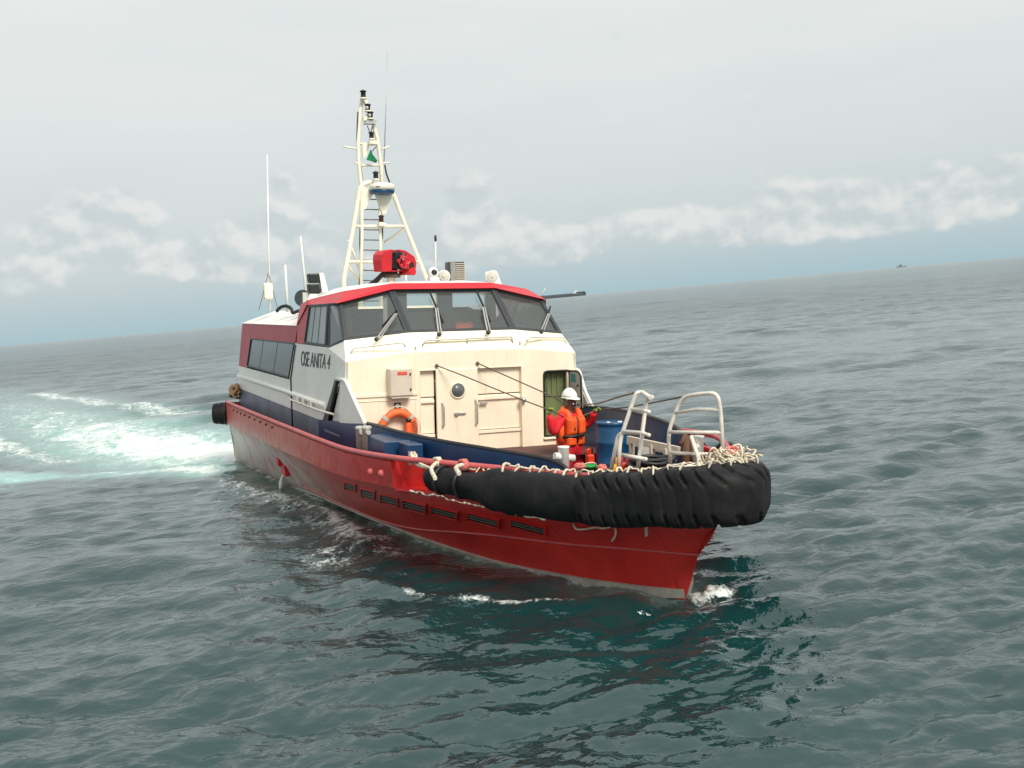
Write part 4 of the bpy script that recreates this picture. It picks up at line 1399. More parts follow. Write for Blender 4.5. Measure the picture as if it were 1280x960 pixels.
# worn marks of the lettering either side
for a0 in (0.05, math.pi + .05):
    mk = MB()
    for k in range(7):
        a = a0 + (-.36 + k * .12) * (1 if a0 < 1 else -1)
        d = Vector((0, math.cos(a), math.sin(a)))
        t = Vector((0, -math.sin(a), math.cos(a)))
        c = rc_ + d * (R0 - .0) + Vector((r0 + .001, 0, 0))
        mk.beam(c - d * .03, c + d * .03, .012, .004, up=(1, 0, 0))
    link('ring_lettering', mk, M['lettering'], lb)
gl_ = [rc_ + Vector((.02, math.cos(a) * (R0 + r0 + .015 + .02 * math.cos(4 * a)), math.sin(a) * (R0 + r0 + .015 + .02 * math.cos(4 * a)))) for a in np.linspace(0, 2 * math.pi, 41)[:-1]]
link('grab_line', MB().tube(gl_, .010, 5, closed=True), M['rope'], lb)
# smoke float hanging inside the ring
fl = empty('lifebuoy_light', tuple(rc_ + Vector((.05, .16, -.3))), 'small orange float light hanging inside the right of the lifebuoy ring', 'light')
link('float_body', MB().lathe([(.05, -.28), (.075, -.24), (.075, -.05), (.05, .0), (.05, .1), (.03, .14)], rc_ + Vector((.06, .15, -.03)), (0, .05, 1), 14), M['orange'], fl)
link('float_cap', MB().lathe([(.04, 0), (.04, .05)], rc_ + Vector((.06, .155, .11)), (0, .05, 1), 10), M['black'], fl)

# blue drum
dc = Vector((2.35, 1.36, 0))
dr = empty('blue_drum', (dc.x, dc.y, .72), 'blue plastic drum standing on the foredeck beside the deckhand', 'drum')
z0 = .72
prof = [(.20, 0), (.225, .02), (.237, .06), (.237, .28), (.247, .30), (.237, .32), (.237, .58), (.247, .60), (.237, .62), (.237, .82), (.226, .86), (.234, .865), (.234, .90), (.212, .905), (.208, .885), (.0, .885)]
link('drum_body', MB().lathe([(r, h + z0) for r, h in prof], dc, n=32), M['blue'], dr)
link('drum_bung', MB().lathe([(.035, .885 + z0), (.035, .91 + z0), (0, .912 + z0)], dc + Vector((.1, .08, 0)), n=12), M['helmet'], dr)
link('drum_bung', MB().lathe([(.03, .885 + z0), (.03, .91 + z0), (0, .912 + z0)], dc + Vector((.08, -.1, 0)), n=12), M['helmet'], dr)


def jerrycan(name, c, size, mat, label, cat='jerrycan'):
    j = empty(name, (c[0], c[1], c[2]), label, cat)
    w_, d_, h_ = size
    c = Vector(c)
    link('can_body', MB().box(c + Vector((0, 0, h_ * .42)), (d_, w_, h_ * .84)), M[mat], j, bevel=.025)
    link('can_neck', MB().lathe([(w_ * .16, 0), (w_ * .16, h_ * .12), (w_ * .2, h_ * .12), (w_ * .2, h_ * .2)], c + Vector((0, w_ * .25, h_ * .82)), n=10), M['black'], j)
    link('can_handle', MB().tube(fillet([c + Vector((0, -w_ * .38, h_ * .82)), c + Vector((0, -w_ * .36, h_ * .97)), c + Vector((0, w_ * .05, h_ * .97)), c + Vector((0, w_ * .08, h_ * .82))], .03), .018, 6), M[mat], j)
    return j


def deckz(x):
    return .72 + max(0, x - 4) * .22


q1 = P(782.5, 580, x=4.6)
jerrycan('orange_jerrycan', (4.6, q1.y, deckz(4.6)), (.17, .14, q1.z + .12 - deckz(4.6)), 'redcan', 'orange red jerrycan on the foredeck behind the starboard bow railing')
q1 = P(769.5, 580, x=4.5)
jerrycan('yellow_jerrycan', (4.5, q1.y, deckz(4.5)), (.13, .12, q1.z + .10 - deckz(4.5)), 'yellow', 'yellow plastic can left of the orange jerrycan on the foredeck')
q1 = P(739.5, 572, x=2.3)
jerrycan('red_jerrycan', (2.25, q1.y, .72), (.11, .12, q1.z + .13 - .72), 'redcan', 'orange red can squeezed between the deckhand and the blue drum')
q1 = P(735.5, 583, x=3.4)
gb = empty('green_bucket', (3.4, q1.y, .74), 'green plastic bucket on deck in front of the blue drum', 'bucket')
hz = q1.z - .72
link('bucket_body', MB().lathe([(.08, .0), (.115, hz), (.122, hz), (.122, hz + .02), (.108, hz + .02), (.085, .03), (0, .03)], (3.4, q1.y, .72), n=18), M['greenp'], gb)
link('bucket_handle', MB().tube([Vector((3.4 + .05 * math.sin(a), q1.y + .118 * math.cos(a), .72 + hz + .06 * math.sin(a))) for a in np.linspace(0, math.pi, 9)], .006, 5), M['helmet'], gb)

# aluminium trestle leaning along the port bulwark
tr_ = empty('aluminium_trestle', tuple(P(820, 585, x=3.9)), 'grey aluminium folding trestle standing behind the bow railings', 'trestle')
ra, rb = P(785, 549, x=3.6), P(849, 563, x=4.6)
link('top_rail', MB().beam(ra, rb, .05, .09), M['greybox'], tr_)
ra2, rb2 = P(785, 551, x=3.3), P(848, 566, x=4.3)
link('top_rail', MB().beam(ra2, rb2, .05, .09), M['greybox'], tr_)
for (u, v0, v1, x) in ((789.5, 552, 572, 3.65), (815, 556, 578, 4.1), (833, 561, 588, 4.4), (842, 563, 586, 4.5)):
    link('trestle_leg', MB().beam(P(u, v0, x=x), P(u + .5, v1, x=x), .06, .05, up=(1, 0, 0)), M['greybox'], tr_)
for k in range(8):
    u = 801.5 + k * 1.55
    link('trestle_slat', MB().beam(P(u, 558 + k * .3, x=3.8), P(u + .5, 574 + k * .3, x=3.8), .016, .02, up=(1, 0, 0)), M['grey'], tr_)
# dark bundle of hose by the railings
mb = MB()
hcen = P(815, 581, x=4.9)
for k in range(7):
    mb.tube([hcen + Vector((math.cos(a) * (.14 + .02 * k), math.sin(a) * (.20 + .015 * k) , .03 * (k % 3) + .02 * math.sin(2 * a + k))) for a in np.linspace(0, 6.283, 19)[:-1]], .028, 6, closed=True)
tag(link('hose_coil', mb, M['black'], base=tuple(hcen)), 'coil of black hose lying behind the bow fender', 'hose')

# white rope lashing along the top of the fender, and the heap of rope at the stem
mb, mk = MB(), MB()
pts = []
for i in range(170):
    s = .62 + (TOT - 1.24) * i / 169
    p, t = at_s(s)
    out = t.cross(Vector((0, 0, 1))).normalized()
    if out.dot(p - Vector((3.5, 0, p.z))) < 0:
        out = -out
    top = .265 if s > 1.1 and s < TOT - 1.1 else .165
    top += .05 * math.exp(-((s - TOT / 2) / .8) ** 2)
    pts.append(p + out * (-.07 + .035 * math.sin(i * 1.3) + random.uniform(-.025, .025)) + Vector((0, 0, top + random.uniform(-.01, .035))))
mb.tube(crom(pts, 3), .010, 6)
lash = empty('fender_lashing', tuple(pts[85]), 'white rope lashing zigzagging along the top edge of the bow fender', 'rope')
link('lashing_line', mb, M['rope'], lash)
for i in range(4, 168, 4):
    p = pts[i]
    s = .62 + (TOT - 1.24) * i / 169
    pp, t = at_s(s)
    out = (p - pp)
    o2 = t.cross(Vector((0, 0, 1))).normalized()
    if o2.dot(pp - Vector((3.5, 0, pp.z))) < 0: o2 = -o2
    k = MB()
    k.tube(crom([p + Vector((0, 0, .01)), p + o2 * random.uniform(.05, .09) + Vector((0, 0, .02)), p + o2 * random.uniform(.08, .13) + t * random.uniform(-.05, .05) + Vector((0, 0, random.uniform(-.07, -.03)))], 4), random.uniform(.008, .015), 6)
    k.ball(p + Vector((0, 0, .010)), .020, 7, 5, (1, 1, .8))
    link('lashing_knot', k, M['rope'], lash)
for (u, v, x) in ((725, 584, None), (752, 586, None)):
    c = P(u, v, x=6.0 if u < 740 else 5.9)
    k = MB()
    for j in range(4):
        k.tube([c + Vector((random.uniform(-.03, .03) + math.cos(a) * .03, math.sin(a) * .05, .015 * math.sin(2 * a + j) + .008 * j)) for a in np.linspace(0, 6.283, 10)[:-1]], .011, 6, closed=True)
    link('pink_knot', k, M['pinkrope'], lash)
heap = MB()
hc = P(905, 577, x=6.55)
hc2 = P(922, 568, x=6.75)
for k in range(60):
    t_ = random.random()
    c = hc.lerp(hc2, t_ * 1.1) + Vector((random.uniform(-.12, .12), random.uniform(-.22, .16), random.uniform(-.07, .03)))
    R = Euler((random.uniform(-.8, .8), random.uniform(-.8, .8), random.uniform(0, 6))).to_matrix()
    ra_, rb_ = random.uniform(.05, .13), random.uniform(.03, .09)
    ph = random.random() * 6
    heap.tube([c + R @ Vector((math.cos(a) * ra_, math.sin(a) * rb_, .03 * math.sin(2 * a + ph))) for a in np.linspace(0, 6.283 * random.uniform(.7, 1), 12)], .0105, 5)
for k in range(12):
    c = hc.lerp(hc2, random.random()) + Vector((random.uniform(-.05, .2), random.uniform(-.2, .1), 0))
    heap.tube(crom([c, c + Vector((.08, -.05, -.03)), c + Vector((random.uniform(.1, .2), random.uniform(-.12, .0), -.14))], 4), .011, 5)
hp = empty('rope_heap', tuple(hc), 'tangled heap of white rope ends on top of the bow fender at the stem', 'rope')
link('rope_tangle', heap, M['rope'], hp)
h2 = MB()
for k in range(6):
    c = hc.lerp(hc2, random.uniform(.1, .6)) + Vector((random.uniform(-.05, .1), random.uniform(-.1, .1), random.uniform(.02, .08)))
    h2.tube([c + Vector((math.cos(a) * .07, math.sin(a) * .06, .03 * math.sin(a + k))) for a in np.linspace(0, 6.283, 10)[:-1]], .018, 6, closed=True)
link('red_rope', h2, M['pinkrope'], hp)
# ropes holding the aft end of the fender
ft = empty('fender_tie', tuple(P(517, 573, y=-2.1)), 'tan tie rope knotted on the red rail at the aft end of the bow fender', 'rope')
ka = P(516, 573, y=-2.12)
kb = P(537, 585, y=-2.1)
link('tie_line', MB().tube(crom([ka, ka.lerp(kb, .4) + Vector((0, -.02, -.03)), kb], 5), .022, 6).tube(crom([ka + Vector((0, 0, .02)), ka.lerp(kb, .5) + Vector((.03, -.02, .0)), kb + Vector((.05, 0, 0))], 5), .018, 6), M['rope'], ft)
k = MB()
for j in range(5):
    k.tube([ka + Vector((math.cos(a) * .06, .03 * math.sin(a + j), math.sin(a) * .05)) + Vector((random.uniform(-.04, .04), 0, random.uniform(-.03, .03))) for a in np.linspace(0, 6.283, 10)[:-1]], .017, 6, closed=True)
link('tie_knot', k, M['rope'], ft)
for (u, v, w2, lab) in ((546.5, 578, (544, 598), 'short white strap end round the aft roller of the bow fender'), (579, 581, (574, 592), 'pink shackle rope holding the second roller of the bow fender')):
    a, b = P(u, v, y=-2.0), P(*w2, y=-2.3)
    m_ = 'pinkrope' if u > 560 else 'rope'
    e_ = empty('fender_strap', tuple(a), lab, 'rope')
    link('strap', MB().tube(crom([a, a.lerp(b, .5) + Vector((0, -.06, .02)), b], 5), .025, 6), M['rope'], e_)
    k = MB()
    for j in range(3):
        k.tube([a + Vector((math.cos(q) * .055, .03 * math.sin(q + j), math.sin(q) * .05)) for q in np.linspace(0, 6.283, 10)[:-1]], .02, 6, closed=True)
    link('strap_knot', k, M[m_], e_)
# frayed ends hanging below the fender
fr_ = empty('hanging_rope', tuple(P(725, 657, x=6.1)), 'frayed white rope hanging below the bow fender against the red hull', 'rope')
for pts_ in ([(720, 654), (724, 660), (736, 660), (748, 658), (758, 659), (771, 656)], [(770, 656), (773, 662), (772, 669), (768, 675)]):
    link('rope_end', MB().tube(crom([hull_hit(*q) + Vector((.03, -.05, 0)) for q in pts_], 4), .012, 6), M['rope'], fr_)
tf = MB()
for k in range(7):
    p0 = hull_hit(812 + random.uniform(-1.5, 1.5), 657) + Vector((.03, -.06, 0))
    tf.tube(crom([p0, p0 + Vector((.0, 0, -.05)), p0 + Vector((random.uniform(-.02, .02), random.uniform(-.02, .02), -random.uniform(.07, .11)))], 3), .010, 5)
tag(link('rope_tassel', tf, M['rope'], base=tuple(hull_hit(812, 657))), 'short white rope tassel under the fender near the stem', 'rope')
for pts_, lab in (([(500, 624), (560, 634)], None),):
    pass
seq = []
for i in range(40):
    t = i / 39
    seq.append(P(512 + t * 170, 613 + t * 37 + random.uniform(-1.8, 1.8), y=-(2.28 - .95 * t)))
tag(link('fibre_rope', MB().tube(crom(seq, 3), [random.choice((.003, .006, .014)) for _ in range(39 * 3 + 1)], 6), M['rope'], base=tuple(P(590, 634, y=-1.9))), 'thin pale fibre rope running under the aft half of the bow fender', 'rope')

# two slack guard lines from the cabin front to the bow railings, held by the deckhand
hR, hL = P(688.5, 513, x=1.62), P(748, 513, x=1.62)
ga = empty('guard_line', (0, -.5, 2.41), 'lower slack guard line from the cabin front, held in both gloves of the deckhand', 'line', 'guard lines to the bow railings')
link('wire_rope', MB().tube(crom([P(546, 457, x=.02), P(580, 470, x=.4), P(620, 486.5, x=.9), P(655, 500.5, x=1.3), hR, P(715, 523, x=1.5), hL, P(790, 508, x=3.4), P(852, 496, x=5.68)], 6), .011, 6), M['wire'], ga)
link('wire_eye', MB().ball(P(546, 457, x=.02), .03, 8, 6), M['wire'], ga)
gb_ = empty('guard_line', (0, .2, 2.42), 'upper slack guard line from above the cabin door to the starboard bow railing', 'line', 'guard lines to the bow railings')
link('wire_rope', MB().tube(crom([P(597, 454, x=.02), P(640, 473, x=.5), P(685, 493, x=1.0), P(712, 505, x=1.15), P(745, 504.5, x=2.6), P(770, 497, x=4.4), P(793, 491, x=5.95)], 6), .011, 6), M['wire'], gb_)
link('wire_eye', MB().ball(P(597, 454, x=.02), .03, 8, 6), M['wire'], gb_)

# flag on the mast halyard
fgp = [pm(463, 187, XM + .1), pm(458, 200, XM + .1), pm(464, 201.5, XM + .15), pm(469.5, 203.5, XM + .1), pm(471.5, 201, XM + .2), pm(466, 194, XM + .15)]
fm_ = MB()
cflag = sum(fgp, Vector()) / len(fgp)
fm_.prism(fgp, (.012, .004, 0))
tag(link('green_flag', fm_, M['flag'], base=tuple(fgp[0])), 'small green flag drooping from the halyard near the top of the mast', 'flag')

# ------------------------------------------------------------------ people
def skin(name, joints, bones, mat, parent, sub=2, root=0):
    me = bpy.data.meshes.new(name)
    b = Vector(BASE[parent.name])
    keys = list(joints)
    idx = {k: i for i, k in enumerate(keys)}
    me.from_pydata([tuple(Vector(joints[k][0]) - b) for k in keys], [(idx[a], idx[c]) for a, c in bones], [])
    o = bpy.data.objects.new(name, me)
    COL.objects.link(o)
    me.materials.append(mat)
    o.parent = parent
    BASE[o.name] = tuple(b)
    m = o.modifiers.new('skin', 'SKIN')
    m.use_smooth_shade = True
    for k in keys:
        r = joints[k][1]
        sv = me.skin_vertices[0].data[idx[k]]
        sv.radius = (r, r) if not isinstance(r, tuple) else r
        sv.use_root = (idx[k] == root)
    s2 = o.modifiers.new('subdivision', 'SUBSURF')
    s2.levels = s2.render_levels = sub
    return o


pb = Vector((1.42, 1.14, .28))
man = empty('person', tuple(pb), 'deckhand in white helmet, orange life jacket and red coverall holding the guard line', 'person')


PR = Matrix.Rotation(.32, 3, 'Z')


def L(x, y, z):
    return pb + PR @ Vector((x * .95, y * .86, z * .945))


rh, lh = hR, hL
J = dict(pel=(L(0, 0, .95), .12), spi=(L(0, 0, 1.15), .115), che=(L(0, 0, 1.34), .13), nec=(L(0, 0, 1.50), .055), jaw=(L(.03, .02, 1.575), .06), hed=(L(.015, .01, 1.655), .088), top=(L(.0, 0, 1.71), .075),
         nos=(L(.105, .045, 1.62), .012),
         rs=(L(0, -.18, 1.42), .06), re=(L(-.03, -.37, 1.20), .045), rw=(rh + Vector((-.06, .0, -.08)), .032),
         ls=(L(0, .18, 1.42), .06), le=(L(.04, .38, 1.27), .045), lw=(lh + Vector((-.07, -.06, -.03)), .032),
         rhi=(L(0, -.09, .90), .095), rk=(L(.03, -.11, .50), .065), ra=(L(0, -.11, .09), .045), rt=(L(.16, -.13, .045), .04),
         lhi=(L(0, .09, .90), .095), lk=(L(.03, .11, .50), .065), la=(L(0, .12, .09), .045), lt=(L(.16, .14, .045), .04))
skin('body', J, [('pel', 'spi'), ('spi', 'che'), ('che', 'nec'), ('nec', 'jaw'), ('jaw', 'hed'), ('hed', 'top'), ('jaw', 'nos'), ('che', 'rs'), ('rs', 're'), ('re', 'rw'), ('che', 'ls'), ('ls', 'le'), ('le', 'lw'),
                 ('pel', 'rhi'), ('rhi', 'rk'), ('rk', 'ra'), ('ra', 'rt'), ('pel', 'lhi'), ('lhi', 'lk'), ('lk', 'la'), ('la', 'lt')], M['skin'], man)
JC = dict(pel=(L(0, 0, .95), .15), spi=(L(0, 0, 1.15), .145), che=(L(0, 0, 1.34), .155), nk=(L(0, 0, 1.45), .085),
          rs=(L(0, -.19, 1.42), .098), re=(L(-.03, -.40, 1.18), .084), rm=((L(-.03, -.40, 1.18) * .4 + rh * .6) + Vector((-.03, 0, -.02)), .068), rw=(rh + Vector((-.05, .0, -.06)), .055),
          ls=(L(0, .19, 1.42), .098), le=(L(.04, .40, 1.25), .084), lm=((L(.04, .40, 1.25) * .4 + lh * .6) + Vector((-.03, 0, -.02)), .068), lw=(lh + Vector((-.05, -.05, -.03)), .055),
          rhi=(L(0, -.12, .88), .145), rk=(L(.03, -.14, .50), .115), ra=(L(0, -.12, .12), .078),
          lhi=(L(0, .12, .88), .145), lk=(L(.03, .14, .50), .115), la=(L(0, .13, .12), .078))
skin('coverall', JC, [('pel', 'spi'), ('spi', 'che'), ('che', 'nk'), ('che', 'rs'), ('rs', 're'), ('re', 'rm'), ('rm', 'rw'), ('che', 'ls'), ('ls', 'le'), ('le', 'lm'), ('lm', 'lw'),
                      ('pel', 'rhi'), ('rhi', 'rk'), ('rk', 'ra'), ('pel', 'lhi'), ('lhi', 'lk'), ('lk', 'la')], M['cover'], man)
for sd in (-1, 1):
    link('boot', MB().ball(L(.07, sd * .125, .055), .06, 12, 8, (2.3, .95, .9)).lathe([(.07, 0), (.075, .1)], L(0, sd * .12, .06), n=12), M['black'], man)


def hand(c, d, palm_n, mat, parent, size=1.0):
    """gloved hand whose fingers curl round a line through c; d runs from wrist to knuckles, palm_n is the palm's normal"""
    d = Vector(d).normalized()
    n = Vector(palm_n)
    n = (n - d * n.dot(d)).normalized()
    s = d.cross(n)
    k = size
    w0 = c - d * .085 * k - n * .02
    J = dict(w=(w0, .026 * k), p=(w0 + d * .045 * k, (.034 * k, .022 * k)))
    B = [('w', 'p')]
    for i, (off, ln) in enumerate(((-.032, .9), (-.011, 1.0), (.011, .95), (.032, .78))):
        a = w0 + d * .085 * k + s * off * k
        b = a + d * .035 * ln * k + n * .012 * k
        e = b + (d * .3 + n).normalized() * .028 * ln * k
        f = e + (n * .3 - d).normalized() * .022 * ln * k
        for nm, q, r in (('k', a, .0125), ('m', b, .0115), ('t', e, .0105), ('e', f, .0095)):
            J[nm + str(i)] = (q, r * k)
        B += [('p', 'k%d' % i), ('k%d' % i, 'm%d' % i), ('m%d' % i, 't%d' % i), ('t%d' % i, 'e%d' % i)]
    a = w0 + d * .03 * k - s * .036 * k
    b = a + (d * .6 - s * .6 + n * .6).normalized() * .035 * k
    e = b + (d * .5 + n).normalized() * .028 * k
    J['h0'] = (a, .014 * k); J['h1'] = (b, .0125 * k); J['h2'] = (e, .011 * k)
    B += [('p', 'h0'), ('h0', 'h1'), ('h1', 'h2')]
    return skin('glove', J, B, mat, parent, 1)


hand(rh, (.3, .05, .75), (.9, 0, -.3), M['lime'], man, 1.0)
hand(lh, (.3, .6, .35), (.8, 0, -.6), M['lime'], man, 1.0)
# face
hd = L(.03, .0, 1.635)
fdir = Vector((.9, .38, 0)).normalized()
fs_ = Vector((-.38, .9, 0)).normalized()
for sd in (-1, 1):
    link('eye', MB().ball(hd + fdir * .085 + fs_ * sd * .034 + Vector((0, 0, .0)), .013, 8, 6), M['helmet'], man)
    link('pupil', MB().ball(hd + fdir * .0945 + fs_ * sd * .034 + Vector((0, 0, .0)), .0065, 6, 4), M['black'], man)
    link('ear', MB().ball(hd + fs_ * sd * .092 + Vector((0, 0, -.01)), .03, 8, 6, (.6, .4, 1)), M['skin'], man)
link('mouth', MB().ball(hd + fdir * .070 + Vector((0, 0, -.06)), .024, 10, 6, (.5, 1.0, .35), Matrix.Rotation(.4, 3, 'Z')), M['redlamp'], man)
# helmet: shell, brim, ridge
hc_ = L(.005, .0, 1.745)
HR = Matrix.Rotation(.4, 3, 'Z')
vs, fs, n, m = [], [], 22, 8
for i in range(m + 1):
    t = math.pi / 2 * i / m
    for k in range(n):
        a = 2 * math.pi * k / n
        vs.append(hc_ + HR @ Vector((math.cos(a) * math.cos(t) * .130, math.sin(a) * math.cos(t) * .108, math.sin(t) * .130 + (.012 * math.exp(-(math.sin(a) * math.cos(t) / .25) ** 2) if i > 1 else 0))))
for i in range(m):
    for k in range(n):
        fs.append((i * n + k, i * n + (k + 1) % n, (i + 1) * n + (k + 1) % n, (i + 1) * n + k))
hm = link('helmet', MB().add(vs, fs, True), M['helmet'], man)
hm.modifiers.new('solid', 'SOLIDIFY').thickness = .008
brim = []
for k in range(n):
    a = 2 * math.pi * k / n
    ex = .05 * max(0, math.cos(a)) ** 2 + .012
    brim.append((HR @ Vector((math.cos(a) * .128, math.sin(a) * .106, .0)), HR @ Vector((math.cos(a) * (.130 + ex), math.sin(a) * (.108 + ex * .5), -.022 * max(0, math.cos(a)) - .006))))
link('helmet_brim', MB().loft([[hc_ + a for a, b in brim], [hc_ + b for a, b in brim], [hc_ + b - Vector((0, 0, .008)) for a, b in brim]], closed=True), M['helmet'], hm)

# life jacket: two front lobes, back panel, collar, belts
def lobe(y0, y1, z0, z1, bulge, front=True, xo=.115):
    rows = []
    nz_, ny = 12, 8
    sgn = 1 if front else -1
    for i in range(nz_ + 1):
        z = z0 + (z1 - z0) * i / nz_
        tz = i / nz_
        ez = min(1, math.sin(math.pi * min(max(tz, .0), 1)) * 2.2) ** .6 if 0 < tz < 1 else 0
        row_f = []
        for j in range(ny + 1):
            y = y0 + (y1 - y0) * j / ny
            ty = j / ny
            ey = (min(1, math.sin(math.pi * ty) * 1.6)) ** .6 if 0 < ty < 1 else 0
            curve = xo * math.sqrt(max(0, 1 - (y / .30) ** 2))
            row_f.append(L(sgn * (curve + .03 + bulge * ez * ey), y, z))
        rows.append(row_f)
    return rows


lj = None
for (y0, y1) in ((-.225, -.012), (.012, .225)):
    mb = MB()
    for (z0, z1, bl_) in ((.96, 1.12, .06), (1.12, 1.44, .085)):
        mb.loft(lobe(y0, y1, z0, z1, bl_))
    o = link('life_jacket', mb, M['orange'], man) if lj is None else link('jacket_lobe', mb, M['orange'], lj)
    o.modifiers.new('solid', 'SOLIDIFY').thickness = .05
    lj = lj or o
mb = MB().loft(lobe(-.23, .23, .98, 1.44, .05, False))
o = link('jacket_back', mb, M['orange'], lj)
o.modifiers.new('solid', 'SOLIDIFY').thickness = .05
for sd in (-1, 1):
    link('shoulder_strap', MB().tube(crom([L(.13, sd * .13, 1.40), L(.06, sd * .14, 1.50), L(-.06, sd * .14, 1.49), L(-.13, sd * .13, 1.40)], 5), .052, 10), M['orange'], lj)
    link('side_panel', MB().tube([L(.02, sd * .225, 1.0), L(.02, sd * .235, 1.2), L(0, sd * .215, 1.34)], .055, 10), M['orange'], lj)
link('collar', MB().tube(crom([L(.09, -.13, 1.47), L(0, -.135, 1.52), L(-.09, -.06, 1.55), L(-.09, .06, 1.55), L(0, .135, 1.52), L(.09, .13, 1.47)], 5), [.04] * 26, 10), M['orange'], lj)
bel = [L(math.cos(a) * .225, math.sin(a) * .275, 1.125 + .01 * math.sin(a)) for a in np.linspace(0, 6.283, 33)[:-1]]
rows = [[p + Vector((0, 0, -.02)) for p in bel], [p + Vector((0, 0, .02)) for p in bel]]
o = link('belt', MB().loft(rows, closed=True), M['black'], lj)
o.modifiers.new('solid', 'SOLIDIFY').thickness = .008
link('buckle', MB().box(L(.232, .05, 1.125), (.02, .07, .05)), M['black'], lj, bevel=.006)
link('front_zip', MB().tube([L(.17, 0, 1.0), L(.185, 0, 1.2), L(.165, 0, 1.42)], .012, 6), M['black'], lj)
link('jacket_pocket', MB().box(L(.205, -.12, 1.24), (.03, .05, .06)), M['black'], lj, bevel=.008)
link('light_tab', MB().box(L(.19, .14, 1.36), (.03, .04, .05)), M['black'], lj, bevel=.008)

# helmsman behind the windscreen
hh_ = P(580, 392, x=-1.6)
pb2 = Vector((-1.65, hh_.y, hh_.z - 1.10))
pl_ = empty('person', tuple(pb2), 'helmsman in an orange vest sitting behind the middle windscreen', 'person')
L2 = lambda x, y, z: pb2 + Vector((x, y, z))
J = dict(pel=(L2(0, 0, .42), .13), che=(L2(.02, 0, .80), .14), nec=(L2(.03, 0, .95), .055), jaw=(L2(.06, 0, 1.02), .062), hed=(L2(.04, 0, 1.10), .09), top=(L2(.02, 0, 1.16), .075),
         rs=(L2(.02, -.19, .86), .065), re=(L2(.18, -.28, .66), .05), rw=(L2(.40, -.18, .70), .034),
         ls=(L2(.02, .19, .86), .065), le=(L2(.18, .28, .66), .05), lw=(L2(.40, .18, .70), .034),
         rk=(L2(.42, -.14, .44), .08), ra=(L2(.44, -.14, .07), .05), lk=(L2(.42, .14, .44), .08), la=(L2(.44, .14, .07), .05))
skin('body', J, [('pel', 'che'), ('che', 'nec'), ('nec', 'jaw'), ('jaw', 'hed'), ('hed', 'top'), ('che', 'rs'), ('rs', 're'), ('re', 'rw'), ('che', 'ls'), ('ls', 'le'), ('le', 'lw'), ('pel', 'rk'), ('rk', 'ra'), ('pel', 'lk'), ('lk', 'la')], M['skin'], pl_)
JC = dict(pel=(L2(0, 0, .45), .16), spi=(L2(.01, 0, .62), .16), che=(L2(.02, 0, .83), .165), rs=(L2(.02, -.20, .90), .085), ls=(L2(.02, .20, .90), .085))
skin('orange_vest', JC, [('pel', 'spi'), ('spi', 'che'), ('che', 'rs'), ('che', 'ls')], M['orange'], pl_)
st_ = link('helm_seat', MB().box((-1.75, pb2.y, pb2.z + .33), (.45, .5, .1)).box((-1.98, pb2.y, pb2.z + .6), (.1, .48, .5)).box((-1.75, pb2.y, pb2.z + .13), (.12, .12, .32)), M['seat'], boat, bevel=.03)

# ------------------------------------------------------------------ distant ships (world frame)
def world_at(u, v, dist):
    d = CR.T @ np.array([(u - 640) / FPX, (v - 480) / FPX, 1.])
    d = MW @ d
    k = dist / math.hypot(d[0], d[1])
    return Vector(cam_w + d * k)


D1 = 5200
pa, pz = world_at(650, 375, D1), world_at(732.5, 368, D1)
pa.z = pz.z = 0
dirs = (pz - pa).normalized()
LEN = (pz - pa).length
side = Vector((-dirs.y, dirs.x, 0))
tk = bpy.data.objects.new('tanker', None)
COL.objects.link(tk)
tk.location = pa
BASE[tk.name] = tuple(pa)
tag(tk, 'dark low tanker far off on the horizon just right of the wheelhouse', 'ship')


def wl(a, s, z):
    return pa + dirs * a + side * s + Vector((0, 0, z))


def shiplink(name, mb, mat):
    o = link(name, mb, mat, tk)
    return o


hh = MB()
rows = []
for a, wd in ((0, 14), (10, 19), (LEN - 40, 20), (LEN - 18, 13), (LEN, .8)):
    sh_ = 3 if a > LEN - 30 else 0
    rows.append([wl(a, -wd, -2), wl(a, -wd, 13 + sh_), wl(a, wd, 13 + sh_), wl(a, wd, -2)])
hh.loft(rows, smooth=False, closed=True)
hh.add(rows[0], [(0, 1, 2, 3)])
shiplink('ship_hull', hh, M['ship'])
RS = Matrix((dirs, side, Vector((0, 0, 1)))).transposed()
shiplink('forecastle', MB().box(wl(LEN - 26, 0, 17.5), (44, 24, 7), RS), M['ship'])
shiplink('fore_house', MB().box(wl(LEN - 48, 0, 21), (15, 18, 13), RS), M['shipw'])
shiplink('deck_crane', MB().tube([wl(LEN * .62 - 90, 0, 12), wl(LEN * .62 - 90, 0, 30), wl(LEN * .62 - 72, 0, 54)], 2.2, 8), M['greybox'])
shiplink('deck_pipes', MB().box(wl(LEN * .55, 0, 15), (LEN * .5, 8, 3), RS), M['ship'])
shiplink('aft_house', MB().box(wl(30, 0, 28), (26, 34, 30), RS), M['shipw'])
shiplink('foremast', MB().tube([wl(LEN - 50, 0, 27), wl(LEN - 50, 0, 44)], 1.0, 6), M['greybox'])
p2 = world_at(1127, 333, 9000)
p2.z = 0
sb = bpy.data.objects.new('small_ship', None)
COL.objects.link(sb)
sb.location = p2
BASE[sb.name] = tuple(p2)
tag(sb, 'tiny grey ship on the horizon far to the right of the boat', 'ship')
mb = MB()
vv = Vector((.35, .93, 0))
ss_ = Vector((-.93, .35, 0))
rows = []
for a, wd in ((-38, 6), (-30, 9), (25, 9), (40, .5)):
    rows.append([p2 + vv * a + ss_ * -wd + Vector((0, 0, -1)), p2 + vv * a + ss_ * -wd + Vector((0, 0, 9)), p2 + vv * a + ss_ * wd + Vector((0, 0, 9)), p2 + vv * a + ss_ * wd + Vector((0, 0, -1))])
mb.loft(rows, smooth=False, closed=True)
link('ship_hull', mb, M['farship'], sb)
